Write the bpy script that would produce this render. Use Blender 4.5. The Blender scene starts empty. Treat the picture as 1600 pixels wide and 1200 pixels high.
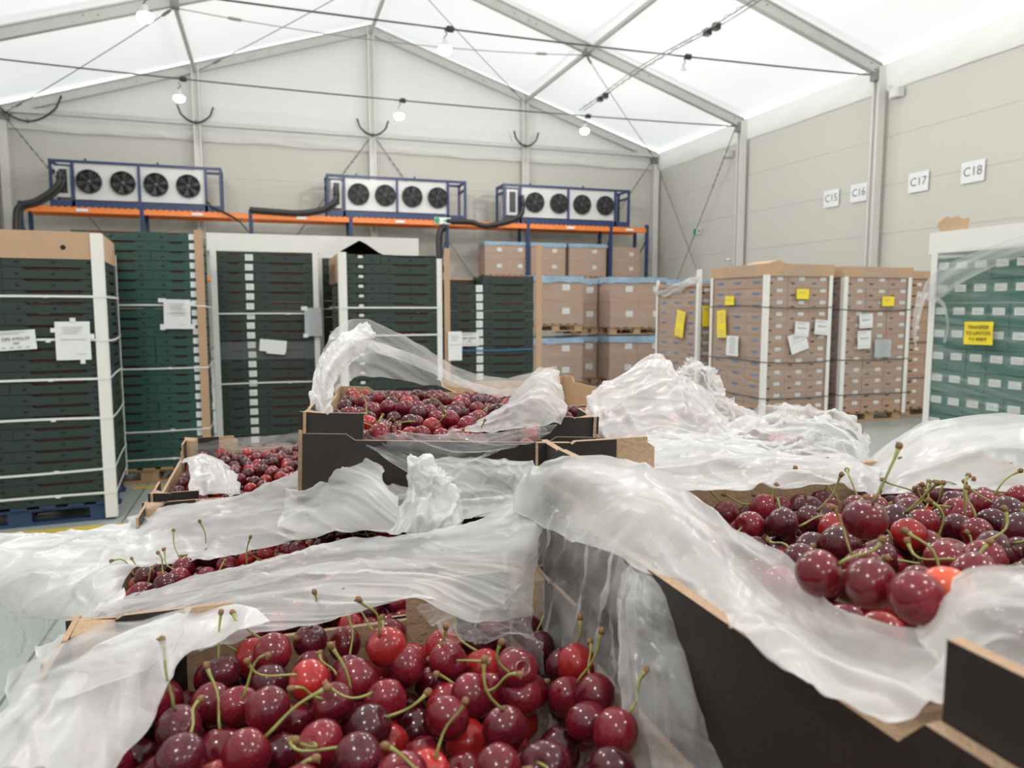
import bpy, math, random
import numpy as np
from mathutils import Vector, Matrix, noise, Euler
random.seed(7)
scn = bpy.context.scene
COL = scn.collection
R = math.radians
# ------------------------------------------------------------------ camera
CAM_Z = 1.55
YAW = R(18.2); PITCH = R(5.9); FPX = 1160.0
cd = bpy.data.cameras.new('camera')
cam = bpy.data.objects.new('camera', cd); COL.objects.link(cam)
cam.location = (0, 0, CAM_Z)
cam.rotation_euler = (R(90) - PITCH, 0, -YAW)
cd.sensor_width = 36.0
cd.lens = 36.0 * FPX / 1600.0
cd.clip_start = 0.01; cd.clip_end = 200
cd.dof.use_dof = True
cd.dof.focus_distance = 0.85
cd.dof.aperture_fstop = 10.0
scn.camera = cam
# ------------------------------------------------------------------ world / view
w = bpy.data.worlds.new('world'); scn.world = w; w.use_nodes = True
bg = w.node_tree.nodes['Background']
bg.inputs[0].default_value = (0.93, 0.97, 1.0, 1)
bg.inputs[1].default_value = 4.3
scn.view_settings.view_transform = 'Standard'
scn.view_settings.look = 'None'
scn.view_settings.gamma = 1.0
scn.view_settings.use_curve_mapping = False
scn.view_settings.exposure = -1.15
scn.cycles.use_denoising = True
scn.cycles.max_bounces = 10
scn.cycles.diffuse_bounces = 5
scn.cycles.glossy_bounces = 3
scn.cycles.transmission_bounces = 5
scn.cycles.transparent_max_bounces = 24
scn.cycles.sample_clamp_indirect = 6.0
scn.cycles.caustics_reflective = False
scn.cycles.caustics_refractive = False
LAMP_W = 250.0
LAMP_COL = (1.0, 0.97, 0.92)

# ------------------------------------------------------------------ geometry helpers
CP, SP, CY, SY = math.cos(PITCH), math.sin(PITCH), math.cos(YAW), math.sin(YAW)
def P(px, py, d):
    """world point seen at (px,py) of the photo at optical depth d"""
    r = (px - 800) / FPX * d; u = (600 - py) / FPX * d
    f = d * CP + u * SP; z = u * CP - d * SP
    return Vector((r * CY + f * SY, f * CY - r * SY, CAM_Z + z))
def PX(px, Y):
    """world X of pixel column px (near the horizon) on the plane Y"""
    return Y * math.tan(YAW + math.atan((px - 800) / 1185.0))

class MB:
    def __init__(s): s.v = []; s.f = []; s.m = []; s.sm = []
    def add(s, vs, fs, m=0, smooth=False):
        b = len(s.v); s.v += [tuple(v) for v in vs]
        for f in fs: s.f.append(tuple(b + i for i in f)); s.m.append(m); s.sm.append(smooth)
        return s
    def box(s, a, b, m=0, M=None):
        (x0, y0, z0), (x1, y1, z1) = a, b
        vs = [Vector(p) for p in ((x0,y0,z0),(x1,y0,z0),(x1,y1,z0),(x0,y1,z0),(x0,y0,z1),(x1,y0,z1),(x1,y1,z1),(x0,y1,z1))]
        if M is not None: vs = [M @ v for v in vs]
        return s.add(vs, [(0,3,2,1),(4,5,6,7),(0,1,5,4),(1,2,6,5),(2,3,7,6),(3,0,4,7)], m)
    def cbox(s, c, d, m=0, M=None):
        return s.box([c[i]-d[i]/2 for i in range(3)], [c[i]+d[i]/2 for i in range(3)], m, M)
    def beam(s, p, q, w_, h, m=0, up=(0,0,1)):
        p, q = Vector(p), Vector(q); d = (q - p).normalized()
        x = d.cross(Vector(up))
        if x.length < 1e-5: x = d.cross(Vector((1,0,0)))
        x.normalize(); z = x.cross(d)
        vs = []
        for c in (p, q):
            for a, b in ((-1,-1),(1,-1),(1,1),(-1,1)): vs.append(c + x*a*w_/2 + z*b*h/2)
        return s.add(vs, [(0,1,2,3),(7,6,5,4),(0,4,5,1),(1,5,6,2),(2,6,7,3),(3,7,4,0)], m)
    def tube(s, pts, r, n=6, m=0, cap=True):
        pts = [Vector(p) for p in pts]; N = len(pts)
        rr = r if isinstance(r, (list, tuple)) else [r]*N
        vs = []; ref = None
        for i, p in enumerate(pts):
            d = (pts[min(i+1,N-1)] - pts[max(i-1,0)])
            d = d.normalized() if d.length > 1e-9 else Vector((0,0,1))
            if ref is None:
                ref = d.cross(Vector((0,0,1)))
                if ref.length < 1e-3: ref = d.cross(Vector((1,0,0)))
            ref = (ref - d*ref.dot(d)).normalized(); o = d.cross(ref)
            for k in range(n):
                a = 2*math.pi*k/n; vs.append(p + (ref*math.cos(a) + o*math.sin(a))*rr[i])
        fs = [(i*n+k, i*n+(k+1)%n, (i+1)*n+(k+1)%n, (i+1)*n+k) for i in range(N-1) for k in range(n)]
        s.add(vs, fs, m, True)
        if cap:
            b = len(s.v) - len(vs)
            s.f.append(tuple(b+k for k in range(n))[::-1]); s.m.append(m); s.sm.append(False)
            s.f.append(tuple(b+(N-1)*n+k for k in range(n))); s.m.append(m); s.sm.append(False)
        return s
    def lathe(s, prof, n=16, m=0, M=None, smooth=True):
        vs = []
        for r, z in prof:
            for k in range(n):
                a = 2*math.pi*k/n; v = Vector((r*math.cos(a), r*math.sin(a), z))
                vs.append(M @ v if M is not None else v)
        fs = [(i*n+k, i*n+(k+1)%n, (i+1)*n+(k+1)%n, (i+1)*n+k) for i in range(len(prof)-1) for k in range(n)]
        return s.add(vs, fs, m, smooth)
    def prism(s, poly, y0, y1, m=0, M=None, me=None):
        """polygon in XZ extruded along Y; me = material of the edge band"""
        n = len(poly); me = m if me is None else me
        vs = [Vector((x, y0, z)) for x, z in poly] + [Vector((x, y1, z)) for x, z in poly]
        if M is not None: vs = [M @ v for v in vs]
        b = len(s.v)
        s.add(vs, [tuple(range(n))], m)
        s.f.append(tuple(b+n+i for i in range(n))[::-1]); s.m.append(m); s.sm.append(False)
        for i in range(n):
            j = (i+1) % n
            s.f.append((b+i, b+n+i, b+n+j, b+j)); s.m.append(me); s.sm.append(False)
        return s
    def mesh(s, name, mats):
        me = bpy.data.meshes.new(name); me.from_pydata(s.v, [], s.f)
        for m in mats: me.materials.append(m)
        me.polygons.foreach_set('material_index', s.m)
        me.polygons.foreach_set('use_smooth', s.sm)
        me.update(); return me

def link(name, data, parent=None, loc=None, rot=None, M=None):
    o = bpy.data.objects.new(name, data); COL.objects.link(o)
    if parent is not None: o.parent = parent
    if M is not None: o.matrix_basis = M
    else:
        if loc is not None: o.location = loc
        if rot is not None: o.rotation_euler = rot
    return o
def build(name, mb, mats, parent=None, **k):
    if not isinstance(mats, (list, tuple)): mats = [mats]
    return link(name, mb.mesh(name, mats), parent, **k)
def tag(o, label=None, cat=None, group=None, kind=None):
    if label: o['label'] = label
    if cat: o['category'] = cat
    if group: o['group'] = group
    if kind: o['kind'] = kind
    return o
def empty(name, label, cat, loc=(0,0,0), rot=(0,0,0), group=None):
    o = link(name, None, None, loc, rot); o.empty_display_size = .1
    return tag(o, label, cat, group)
def copy_thing(src, M=None, label=None, group=None):
    c = src.copy(); COL.objects.link(c)
    if M is not None: c.matrix_basis = M
    if label: c['label'] = label
    if group: c['group'] = group
    for ch in list(src.children):
        d = ch.copy(); COL.objects.link(d); d.parent = c
        for g in list(ch.children):
            e = g.copy(); COL.objects.link(e); e.parent = d
    return c
def TM(loc, rz=0.0, rx=0.0, ry=0.0):
    return Matrix.Translation(loc) @ Euler((rx, ry, rz)).to_matrix().to_4x4()
ORD = 'top second third fourth fifth sixth seventh eighth ninth tenth eleventh twelfth thirteenth fourteenth fifteenth sixteenth seventeenth eighteenth nineteenth twentieth twenty-first twenty-second twenty-third twenty-fourth twenty-fifth twenty-sixth'.split()

# ------------------------------------------------------------------ materials
def mat(name, col, rough=.5, metal=0.0, noise_amt=0.0, nscale=8.0, bump=0.0, bscale=60.0, spec=.5, stretch=None, coat=0.0):
    m = bpy.data.materials.new(name); m.use_nodes = True
    nt = m.node_tree; b = nt.nodes['Principled BSDF']
    c = tuple(col) + (1,)
    b.inputs['Base Color'].default_value = c
    b.inputs['Roughness'].default_value = rough
    b.inputs['Metallic'].default_value = metal
    b.inputs['Specular IOR Level'].default_value = spec
    if coat: b.inputs['Coat Weight'].default_value = coat; b.inputs['Coat Roughness'].default_value = .06
    if noise_amt or bump:
        tc = nt.nodes.new('ShaderNodeTexCoord'); mp = nt.nodes.new('ShaderNodeMapping')
        if stretch: mp.inputs['Scale'].default_value = stretch
        nt.links.new(tc.outputs['Object'], mp.inputs['Vector'])
    if noise_amt:
        n = nt.nodes.new('ShaderNodeTexNoise'); n.inputs['Scale'].default_value = nscale; n.inputs['Detail'].default_value = 5
        nt.links.new(mp.outputs[0], n.inputs['Vector'])
        mx = nt.nodes.new('ShaderNodeMix'); mx.data_type = 'RGBA'
        mx.inputs[6].default_value = tuple(max(0, x*(1-noise_amt)) for x in col) + (1,)
        mx.inputs[7].default_value = tuple(min(1, x*(1+noise_amt)) for x in col) + (1,)
        nt.links.new(n.outputs['Fac'], mx.inputs[0]); nt.links.new(mx.outputs[2], b.inputs['Base Color'])
    if bump:
        n2 = nt.nodes.new('ShaderNodeTexNoise'); n2.inputs['Scale'].default_value = bscale; n2.inputs['Detail'].default_value = 4
        nt.links.new(mp.outputs[0], n2.inputs['Vector'])
        bp = nt.nodes.new('ShaderNodeBump'); bp.inputs['Strength'].default_value = bump; bp.inputs['Distance'].default_value = .01
        nt.links.new(n2.outputs['Fac'], bp.inputs['Height']); nt.links.new(bp.outputs[0], b.inputs['Normal'])
    return m
M_ = {}
M_['alu'] = mat('aluminium', (.50,.50,.48), .45, .35, .08, 3)
M_['alu_dark'] = mat('galvanised_steel', (.26,.26,.25), .5, .5)
M_['column'] = mat('column_white', (.66,.65,.61), .5, .1, .05, 4)
M_['cable'] = mat('black_cable', (.03,.03,.032), .5)
M_['wire'] = mat('steel_wire', (.16,.16,.155), .45, .4)
M_['blue'] = mat('blue_paint', (.015,.036,.115), .45, 0, .15, 6)
M_['orange'] = mat('orange_paint', (.78,.22,.045), .45, 0, .1, 6)
M_['white_metal'] = mat('white_metal', (.62,.62,.63), .4)
M_['black'] = mat('black_plastic', (.018,.018,.02), .45)
M_['void'] = mat('dark_recess', (.008,.008,.009), .9)
M_['crate'] = mat('dark_green_plastic', (.020,.034,.029), .42, 0, .12, 12)
M_['crate_teal'] = mat('teal_green_plastic', (.016,.060,.048), .42, 0, .12, 12)
M_['white_card'] = mat('white_card', (.74,.73,.70), .6, 0, .03, 5)
M_['card'] = mat('kraft_card', (.46,.30,.19), .75, 0, .08, 9, .05, 120)
M_['card_far'] = mat('brown_carton', (.40,.262,.19), .75, 0, .06, 3)
M_['kraft'] = mat('kraft_inside', (.46,.32,.20), .8, 0, .12, 25, .25, 180)
M_['kraft_edge'] = mat('corrugated_edge', (.50,.34,.22), .85, 0, .35, 350, .6, 500)
M_['black_card'] = mat('black_printed_card', (.022,.017,.016), .55, 0, .15, 30, .06, 200)
M_['paper'] = mat('paper', (.72,.73,.74), .6, 0, .03, 10)
M_['paper_grey'] = mat('grey_paper', (.42,.44,.45), .6, 0, .03, 10)
M_['yellow'] = mat('yellow_paper', (.85,.66,.03), .6)
M_['ink'] = mat('ink', (.03,.03,.035), .6)
M_['ink_grey'] = mat('grey_ink', (.42,.42,.43), .6)
M_['ink_sign'] = mat('grey_black_ink', (.09,.09,.09), .6)
M_['strap'] = mat('white_strap', (.72,.73,.72), .4)
M_['strap_dark'] = mat('dark_strap', (.05,.06,.06), .4)
M_['wood'] = mat('pallet_wood', (.42,.27,.16), .8, 0, .25, 8)
M_['blue_pallet'] = mat('blue_pallet_paint', (.022,.05,.115), .65, 0, .25, 8)
M_['blue_film'] = mat('blue_cover_sheet', (.27,.38,.50), .3, 0, .35, 6, .4, 12)
M_['blue_ink'] = mat('blue_print', (.05,.16,.34), .6)
M_['floor_paint'] = mat('yellow_floor_paint', (.58,.42,.06), .5, 0, .2, 5)
M_['joint'] = mat('floor_joint', (.12,.13,.13), .8)
M_['green_sign'] = mat('green_sign', (.02,.30,.13), .5)
M_['stem'] = mat('cherry_stem', (.27,.28,.08), .5, 0, .35, 60)
M_['stem_dry'] = mat('cherry_stem_tip', (.22,.12,.05), .7, 0, .3, 200)
M_['carton_green'] = mat('green_carton', (.03,.14,.105), .6, 0, .12, 6)
M_['fanblade'] = mat('fan_blade_grey', (.045,.045,.048), .5)

def wall_mat(name, base, ribs=True, vert=False):
    m = mat(name, base, .55, 0, .04, .6)
    nt = m.node_tree; b = nt.nodes['Principled BSDF']
    if ribs:
        tc = nt.nodes.new('ShaderNodeTexCoord'); wv = nt.nodes.new('ShaderNodeTexWave')
        wv.bands_direction = 'Z'; wv.inputs['Scale'].default_value = 4.0; wv.inputs['Distortion'].default_value = 0
        nt.links.new(tc.outputs['Object'], wv.inputs['Vector'])
        bp = nt.nodes.new('ShaderNodeBump'); bp.inputs['Strength'].default_value = .10; bp.inputs['Distance'].default_value = .01
        nt.links.new(wv.outputs['Fac'], bp.inputs['Height']); nt.links.new(bp.outputs[0], b.inputs['Normal'])
    return m
M_['wall'] = wall_mat('sandwich_panel', (.53,.522,.475))

def fabric_mat(name, col, trans=.5):
    m = bpy.data.materials.new(name); m.use_nodes = True; nt = m.node_tree; N = nt.nodes
    for n in list(N): N.remove(n)
    out = N.new('ShaderNodeOutputMaterial'); mix = N.new('ShaderNodeMixShader'); mix.inputs[0].default_value = trans
    d = N.new('ShaderNodeBsdfDiffuse'); t = N.new('ShaderNodeBsdfTranslucent')
    tc = N.new('ShaderNodeTexCoord'); ns = N.new('ShaderNodeTexNoise'); ns.inputs['Scale'].default_value = .5
    nt.links.new(tc.outputs['Object'], ns.inputs['Vector'])
    mx = N.new('ShaderNodeMix'); mx.data_type = 'RGBA'
    mx.inputs[6].default_value = tuple(x*.95 for x in col)+(1,); mx.inputs[7].default_value = tuple(col)+(1,)
    nt.links.new(ns.outputs['Fac'], mx.inputs[0])
    nt.links.new(mx.outputs[2], d.inputs[0]); nt.links.new(mx.outputs[2], t.inputs[0])
    nt.links.new(d.outputs[0], mix.inputs[1]); nt.links.new(t.outputs[0], mix.inputs[2]); nt.links.new(mix.outputs[0], out.inputs[0])
    return m
M_['roof'] = fabric_mat('translucent_roof_fabric', (.86,.86,.84), .38)
M_['gable'] = fabric_mat('translucent_gable_fabric', (.80,.80,.79), .20)
M_['valance'] = fabric_mat('white_valance_fabric', (.74,.74,.72), .15)

def film_mat(name, lo, hi, col=(.86,.86,.87), rough=.30, uvscale=(3, 14, 1), bump=.5, cr=22.0, fold=.35, glossy=.5):
    """thin milky polythene: denser where it is folded and where it is seen edge-on"""
    m = bpy.data.materials.new(name); m.use_nodes = True; nt = m.node_tree; N = nt.nodes; L = nt.links.new
    for n in list(N): N.remove(n)
    out = N.new('ShaderNodeOutputMaterial'); mix = N.new('ShaderNodeMixShader')
    tr = N.new('ShaderNodeBsdfTransparent'); tr.inputs[0].default_value = (.97,.97,.97,1)
    pr = N.new('ShaderNodeBsdfPrincipled'); pr.inputs['Base Color'].default_value = tuple(col)+(1,)
    pr.inputs['Roughness'].default_value = rough; pr.inputs['Specular IOR Level'].default_value = glossy
    tl = N.new('ShaderNodeBsdfTranslucent'); tl.inputs[0].default_value = tuple(col)+(1,)
    body = N.new('ShaderNodeMixShader'); body.inputs[0].default_value = .45
    tc = N.new('ShaderNodeTexCoord'); mp = N.new('ShaderNodeMapping'); mp.inputs['Scale'].default_value = uvscale
    L(tc.outputs['UV'], mp.inputs['Vector'])
    n1 = N.new('ShaderNodeTexNoise'); n1.inputs['Scale'].default_value = 2.2; n1.inputs['Detail'].default_value = 3; n1.inputs['Distortion'].default_value = .8
    L(mp.outputs[0], n1.inputs['Vector'])
    n2 = N.new('ShaderNodeTexNoise'); n2.inputs['Scale'].default_value = cr*.55; n2.inputs['Detail'].default_value = 3; n2.inputs['Distortion'].default_value = 2.0
    L(tc.outputs['UV'], n2.inputs['Vector'])
    vo = N.new('ShaderNodeTexVoronoi'); vo.feature = 'F1'; vo.inputs['Scale'].default_value = cr
    av = N.new('ShaderNodeVectorMath'); av.operation = 'MULTIPLY_ADD'
    av.inputs[1].default_value = (.10,.10,.10)
    L(n2.outputs['Color'], av.inputs[0]); L(tc.outputs['UV'], av.inputs[2]); L(av.outputs[0], vo.inputs['Vector'])
    rp = N.new('ShaderNodeMapRange'); rp.inputs[1].default_value = .38; rp.inputs[2].default_value = .66
    rp.inputs[3].default_value = lo; rp.inputs[4].default_value = hi
    L(n1.outputs['Fac'], rp.inputs[0])
    lw = N.new('ShaderNodeLayerWeight'); lw.inputs[0].default_value = .35
    ad = N.new('ShaderNodeMath'); ad.operation = 'MULTIPLY_ADD'; ad.inputs[1].default_value = fold; ad.use_clamp = True
    L(lw.outputs['Facing'], ad.inputs[0]); L(rp.outputs[0], ad.inputs[2])
    hs = N.new('ShaderNodeMath'); hs.operation = 'MULTIPLY_ADD'; hs.inputs[1].default_value = .6
    L(vo.outputs['Distance'], hs.inputs[0]); L(n1.outputs['Fac'], hs.inputs[2])
    bp = N.new('ShaderNodeBump'); bp.inputs['Strength'].default_value = bump; bp.inputs['Distance'].default_value = .012
    L(hs.outputs[0], bp.inputs['Height']); L(bp.outputs[0], pr.inputs['Normal']); L(bp.outputs[0], tl.inputs['Normal']); L(bp.outputs[0], lw.inputs['Normal'])
    L(pr.outputs[0], body.inputs[1]); L(tl.outputs[0], body.inputs[2])
    L(ad.outputs[0], mix.inputs[0]); L(tr.outputs[0], mix.inputs[1]); L(body.outputs[0], mix.inputs[2]); L(mix.outputs[0], out.inputs[0])
    return m
M_['film'] = film_mat('polythene_film', .28, .66, uvscale=(.5,1.6,1), cr=6, bump=.22, fold=.40)
M_['film_milky'] = film_mat('polythene_film_folded', .50, .84, uvscale=(.5,1.6,1), cr=5, bump=.22, fold=.35)
M_['film_clear'] = film_mat('polythene_film_clear', .06, .32, uvscale=(.5,1.6,1), cr=7, fold=.32, bump=.25, rough=.16)
M_['film_mid'] = film_mat('polythene_film_single', .22, .52, uvscale=(.5,1.6,1), cr=6, fold=.40, bump=.25, rough=.18)
M_['wrap'] = film_mat('stretch_wrap', .05, .28, col=(.75,.77,.78), rough=.15, uvscale=(.6, 5, 1), bump=.25, cr=3.0, fold=.1, glossy=.6)
M_['wrap_heavy'] = film_mat('stretch_wrap_heavy', .08, .36, col=(.80,.83,.83), rough=.2, uvscale=(.6, 7, 1), bump=.3, cr=4.0, fold=.12, glossy=.5)

def cherry_mat(name, c1, c2, rough=.16):
    m = bpy.data.materials.new(name); m.use_nodes = True; nt = m.node_tree; N = nt.nodes; L = nt.links.new
    b = N['Principled BSDF']; tc = N.new('ShaderNodeTexCoord'); oi = N.new('ShaderNodeObjectInfo')
    n = N.new('ShaderNodeTexNoise'); n.inputs['Scale'].default_value = 55; n.inputs['Detail'].default_value = 3
    add = N.new('ShaderNodeVectorMath'); add.operation = 'ADD'
    cx = N.new('ShaderNodeMath'); cx.operation = 'MULTIPLY'; cx.inputs[1].default_value = 17.0
    L(oi.outputs['Random'], cx.inputs[0]); L(tc.outputs['Object'], add.inputs[0]); L(cx.outputs[0], add.inputs[1]); L(add.outputs[0], n.inputs['Vector'])
    mx = N.new('ShaderNodeMix'); mx.data_type = 'RGBA'; mx.inputs[6].default_value = tuple(c1)+(1,); mx.inputs[7].default_value = tuple(c2)+(1,)
    r = N.new('ShaderNodeMapRange'); r.inputs[1].default_value = .3; r.inputs[2].default_value = .7
    L(n.outputs['Fac'], r.inputs[0]); L(r.outputs[0], mx.inputs[0])
    hv = N.new('ShaderNodeHueSaturation'); vr = N.new('ShaderNodeMapRange'); vr.inputs[3].default_value = .75; vr.inputs[4].default_value = 1.3
    L(oi.outputs['Random'], vr.inputs[0]); L(vr.outputs[0], hv.inputs['Value'])
    vo = N.new('ShaderNodeTexVoronoi'); vo.inputs['Scale'].default_value = 520; L(tc.outputs['Object'], vo.inputs['Vector'])
    lt = N.new('ShaderNodeMath'); lt.operation = 'LESS_THAN'; lt.inputs[1].default_value = .22; L(vo.outputs['Distance'], lt.inputs[0])
    ml = N.new('ShaderNodeMath'); ml.operation = 'MULTIPLY'; ml.inputs[1].default_value = .22; L(lt.outputs[0], ml.inputs[0])
    m2 = N.new('ShaderNodeMix'); m2.data_type = 'RGBA'; m2.inputs[7].default_value = (.45,.12,.10,1)
    L(ml.outputs[0], m2.inputs[0]); L(mx.outputs[2], m2.inputs[6]); L(m2.outputs[2], hv.inputs['Color']); L(hv.outputs[0], b.inputs['Base Color'])
    b.inputs['Roughness'].default_value = rough; b.inputs['Specular IOR Level'].default_value = .5
    b.inputs['Subsurface Weight'].default_value = 0.0
    return m
M_['ch_maroon'] = cherry_mat('maroon_cherry_skin', (.035,.005,.011), (.095,.008,.016))
M_['ch_deep'] = cherry_mat('deep_red_cherry_skin', (.095,.006,.014), (.19,.010,.020))
M_['ch_bright'] = cherry_mat('bright_red_cherry_skin', (.22,.010,.014), (.38,.020,.018))
M_['ch_orange'] = cherry_mat('orange_red_cherry_skin', (.60,.06,.03), (.75,.12,.05))

fm = mat('floor_epoxy', (.33,.36,.35), .3, 0, .08, .8)
M_['floor'] = fm
em = bpy.data.materials.new('lamp_glow'); em.use_nodes = True
b = em.node_tree.nodes['Principled BSDF']; b.inputs['Emission Color'].default_value = (1,.98,.95,1); b.inputs['Emission Strength'].default_value = 25
M_['glow'] = em
# ================================================================== SETTING
XL, XR, XM, YB, YF = -6.73, 13.27, 3.27, 23.9, -11.1
ZE, ZR = 6.9, 10.1
def struct(name, mb, m, parent=None):
    o = build(name, mb, m, parent)
    if parent is None: o['kind'] = 'structure'
    return o
floor = struct('floor', MB().box((XL-.3, YF-.3, -.1), (XR+.3, YB+.3, 0)), M_['floor'])
for (a, b_) in (((-6.6, 5.74, 0), (3.0, 5.83, .004)), ((-1.15, 6.93, .0), (-.2, 7.02, .004))):
    build('painted_line', MB().box(a, b_), M_['floor_paint'], floor)
for yy in (1.1, 4.6, 8.1, 11.6):
    build('expansion_joint', MB().box((XL, yy, 0), (XR, yy+.012, .002)), M_['joint'], floor)
for xx in (-4.2, -1.05, 2.1, 5.2, 8.4):
    build('expansion_joint', MB().box((xx, YF, 0), (xx+.012, YB, .002)), M_['joint'], floor)
ZP = 6.42
# walls: stacked sandwich panels, each a real panel with a recessed joint
def panel_wall(name, p0, p1, nrm):
    o = struct(name, MB().beam((p0[0]+nrm[0]*.09, p0[1]+nrm[1]*.09, ZP/2), (p1[0]+nrm[0]*.09, p1[1]+nrm[1]*.09, ZP/2), .05, ZP), M_['wall'])
    n = 6; h = ZP / n
    me = MB().beam((p0[0]+nrm[0]*.03, p0[1]+nrm[1]*.03, h/2), (p1[0]+nrm[0]*.03, p1[1]+nrm[1]*.03, h/2), .06, h-.004).mesh('wall_panel', [M_['wall']])
    for i in range(n): link('wall_panel', me, o, (0, 0, i*h))
    return o
wb = panel_wall('wall_back', (XL-.3, YB+.1), (XR+.3, YB+.1), (0, 1))
wr = panel_wall('wall_right', (XR+.1, YF-.2), (XR+.1, YB+.2), (1, 0))
wl = panel_wall('wall_left', (XL-.1, YF-.2), (XL-.1, YB+.2), (-1, 0))
wf = panel_wall('wall_front', (XL-.3, YF-.1), (XR+.3, YF-.1), (0, -1))
# gable fabric
for nm, yy in (('wall_back_gable', YB+.12), ('wall_front_gable', YF-.12)):
    struct(nm, MB().prism([(XL, ZP-.05), (XR, ZP-.05), (XR, ZE+.02), (XM, ZR+.02), (XL, ZE+.02)], yy, yy+.01), M_['gable'])
# roof skins with slight sag between the frames
def skin(name, xa, za, xb, zb):
    mb = MB(); nu, nv = 14, 70; vs = []
    for j in range(nv+1):
        y = YF + (YB+.15-YF)*j/nv; t = ((y - YB) / 5.0) % 1.0
        for i in range(nu+1):
            s = i/nu
            vs.append((xa+(xb-xa)*s, y, za+(zb-za)*s + .13 - .10*math.sin(math.pi*t)*math.sin(math.pi*s)))
    mb.add(vs, [(j*(nu+1)+i, j*(nu+1)+i+1, (j+1)*(nu+1)+i+1, (j+1)*(nu+1)+i) for j in range(nv) for i in range(nu)], 0, True)
    return struct(name, mb, M_['roof'])
skin('ceiling', XM, ZR, XR+.15, ZE); skin('ceiling', XM, ZR, XL-.15, ZE)
# valances (wrinkled fabric strips under the eaves and under the gable beam)
def valance(name, p0, p1, z0, z1, nrm):
    mb = MB(); nu, nv = 220, 6; vs = []
    p0, p1 = Vector(p0), Vector(p1); L_ = (p1-p0).length
    for j in range(nv+1):
        for i in range(nu+1):
            q = p0 + (p1-p0)*i/nu; s = i/nu*L_; t = j/nv
            d = .05*noise.noise(Vector((s*1.3+t*1.5, t*1.2, 3))) + .03*noise.noise(Vector((s*4+t*3, t*2, 9)))
            off = .05*math.sin(math.pi*t) + d*(.3+math.sin(math.pi*t))
            vs.append((q.x+nrm[0]*off, q.y+nrm[1]*off, z0+(z1-z0)*t + (.035*noise.noise(Vector((s*.8, 7, 1))) if j == 0 else 0)))
    mb.add(vs, [(j*(nu+1)+i, j*(nu+1)+i+1, (j+1)*(nu+1)+i+1, (j+1)*(nu+1)+i) for j in range(nv) for i in range(nu)], 0, True)
    return struct(name, mb, M_['valance'])
valance('trim_1', (XR+.02, YF, 0), (XR+.02, YB, 0), 6.34, ZE+.05, (-1, 0))
valance('trim_2', (XL-.02, YF, 0), (XL-.02, YB, 0), 6.34, ZE+.05, (1, 0))
valance('trim_3', (XL, YB+.02, 0), (XR, YB+.02, 0), 6.36, 6.72, (0, -1))
# columns
def column(x, y, h, nrm, name='column', wd=.20):
    o = empty(name, None, None, (x, y, 0)); o['kind'] = 'structure'
    ax = Vector((nrm[1], -nrm[0], 0)); n = Vector((nrm[0], nrm[1], 0))
    mb = MB(); mb.beam((0,0,0), (0,0,h), wd*.8, .16, 0, up=n)
    build('column_profile', mb, M_['column'], o)
    for s in (-1, 1):
        q = ax*s*wd*.42 + n*.045
        build('column_flange', MB().beam(q, q+Vector((0,0,h)), .035, .20, 0, up=n), M_['column'], o)
    q = n*.085
    build('column_web', MB().beam(q, q+Vector((0,0,h)), .05, .02, 0, up=n), M_['alu'], o)
    bs = MB(); bs.cbox((n.x*.02, n.y*.02, .012), (.34, .34, .024))
    build('foot_plate', bs, M_['alu_dark'], o)
    return o
rowsY = [YB-.02, 18.83, 13.76, 8.9, 3.9, -1.1, -6.1]
for y in rowsY:
    column(XR-.06, y, ZE-.05, (-1, 0), wd=.17); column(XL+.10, y, ZE-.05, (1, 0))
for x in (-1.73, XM, 8.27):
    zt = ZR - abs(x-XM)*(ZR-ZE)/10 - .1
    column(x, YB-.08, zt, (0, -1))
# rafters
for y in rowsY:
    yy = y - (.05 if y > 23 else 0)
    for sx, nm in ((1, XR-.1), (-1, XL+.1)):
        o = empty('rafter', None, None, (0,0,0)); o['kind'] = 'structure'
        a, b2 = (XM, yy, ZR-.12), (nm, yy, ZE-.10)
        build('rafter_web', MB().beam(a, b2, .09, .26), M_['alu'], o)
        for dz in (-.12, .12):
            build('rafter_flange', MB().beam((a[0],a[1],a[2]+dz), (b2[0],b2[1],b2[2]+dz), .15, .035), M_['alu'], o)
        for t in (.03, .06, .30, .34, .36, .66, .69, .97):
            p = Vector(a).lerp(Vector(b2), t)
            build('bolt_head', MB().cbox((p.x, p.y-.05, p.z+(.03 if int(t*100)%2 else -.03)), (.03,.02,.03)), M_['alu_dark'], o)
        build('eave_bracket', MB().cbox((nm-sx*.05, yy, ZE-.22), (.3, .17, .24)), M_['alu_dark'], o)
    if y < 23:
        pass
for x in (-1.73, XM, 8.27):
    zt = ZR - abs(x-XM)*(ZR-ZE)/10 - .24
    o = empty('purlin', None, None); o['kind'] = 'structure'
    for k in range(len(rowsY)-1):
        build('purlin_tube', MB().beam((x, rowsY[k]-.05, zt), (x, rowsY[k+1]+.05, zt), .09, .09), M_['alu'], o)
    for y in rowsY:
        build('purlin_clamp', MB().cbox((x, y-.02, zt), (.17, .22, .16)), M_['alu_dark'], o)
# gable beam
o = empty('gable_beam', None, None); o['kind'] = 'structure'
xs = [XL, -1.73, XM, 8.27, XR]
for a, b2 in zip(xs[:-1], xs[1:]):
    build('beam_tube', MB().beam((a+.08, YB-.18, 6.82), (b2-.08, YB-.18, 6.82), .10, .12), M_['alu'], o)
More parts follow.
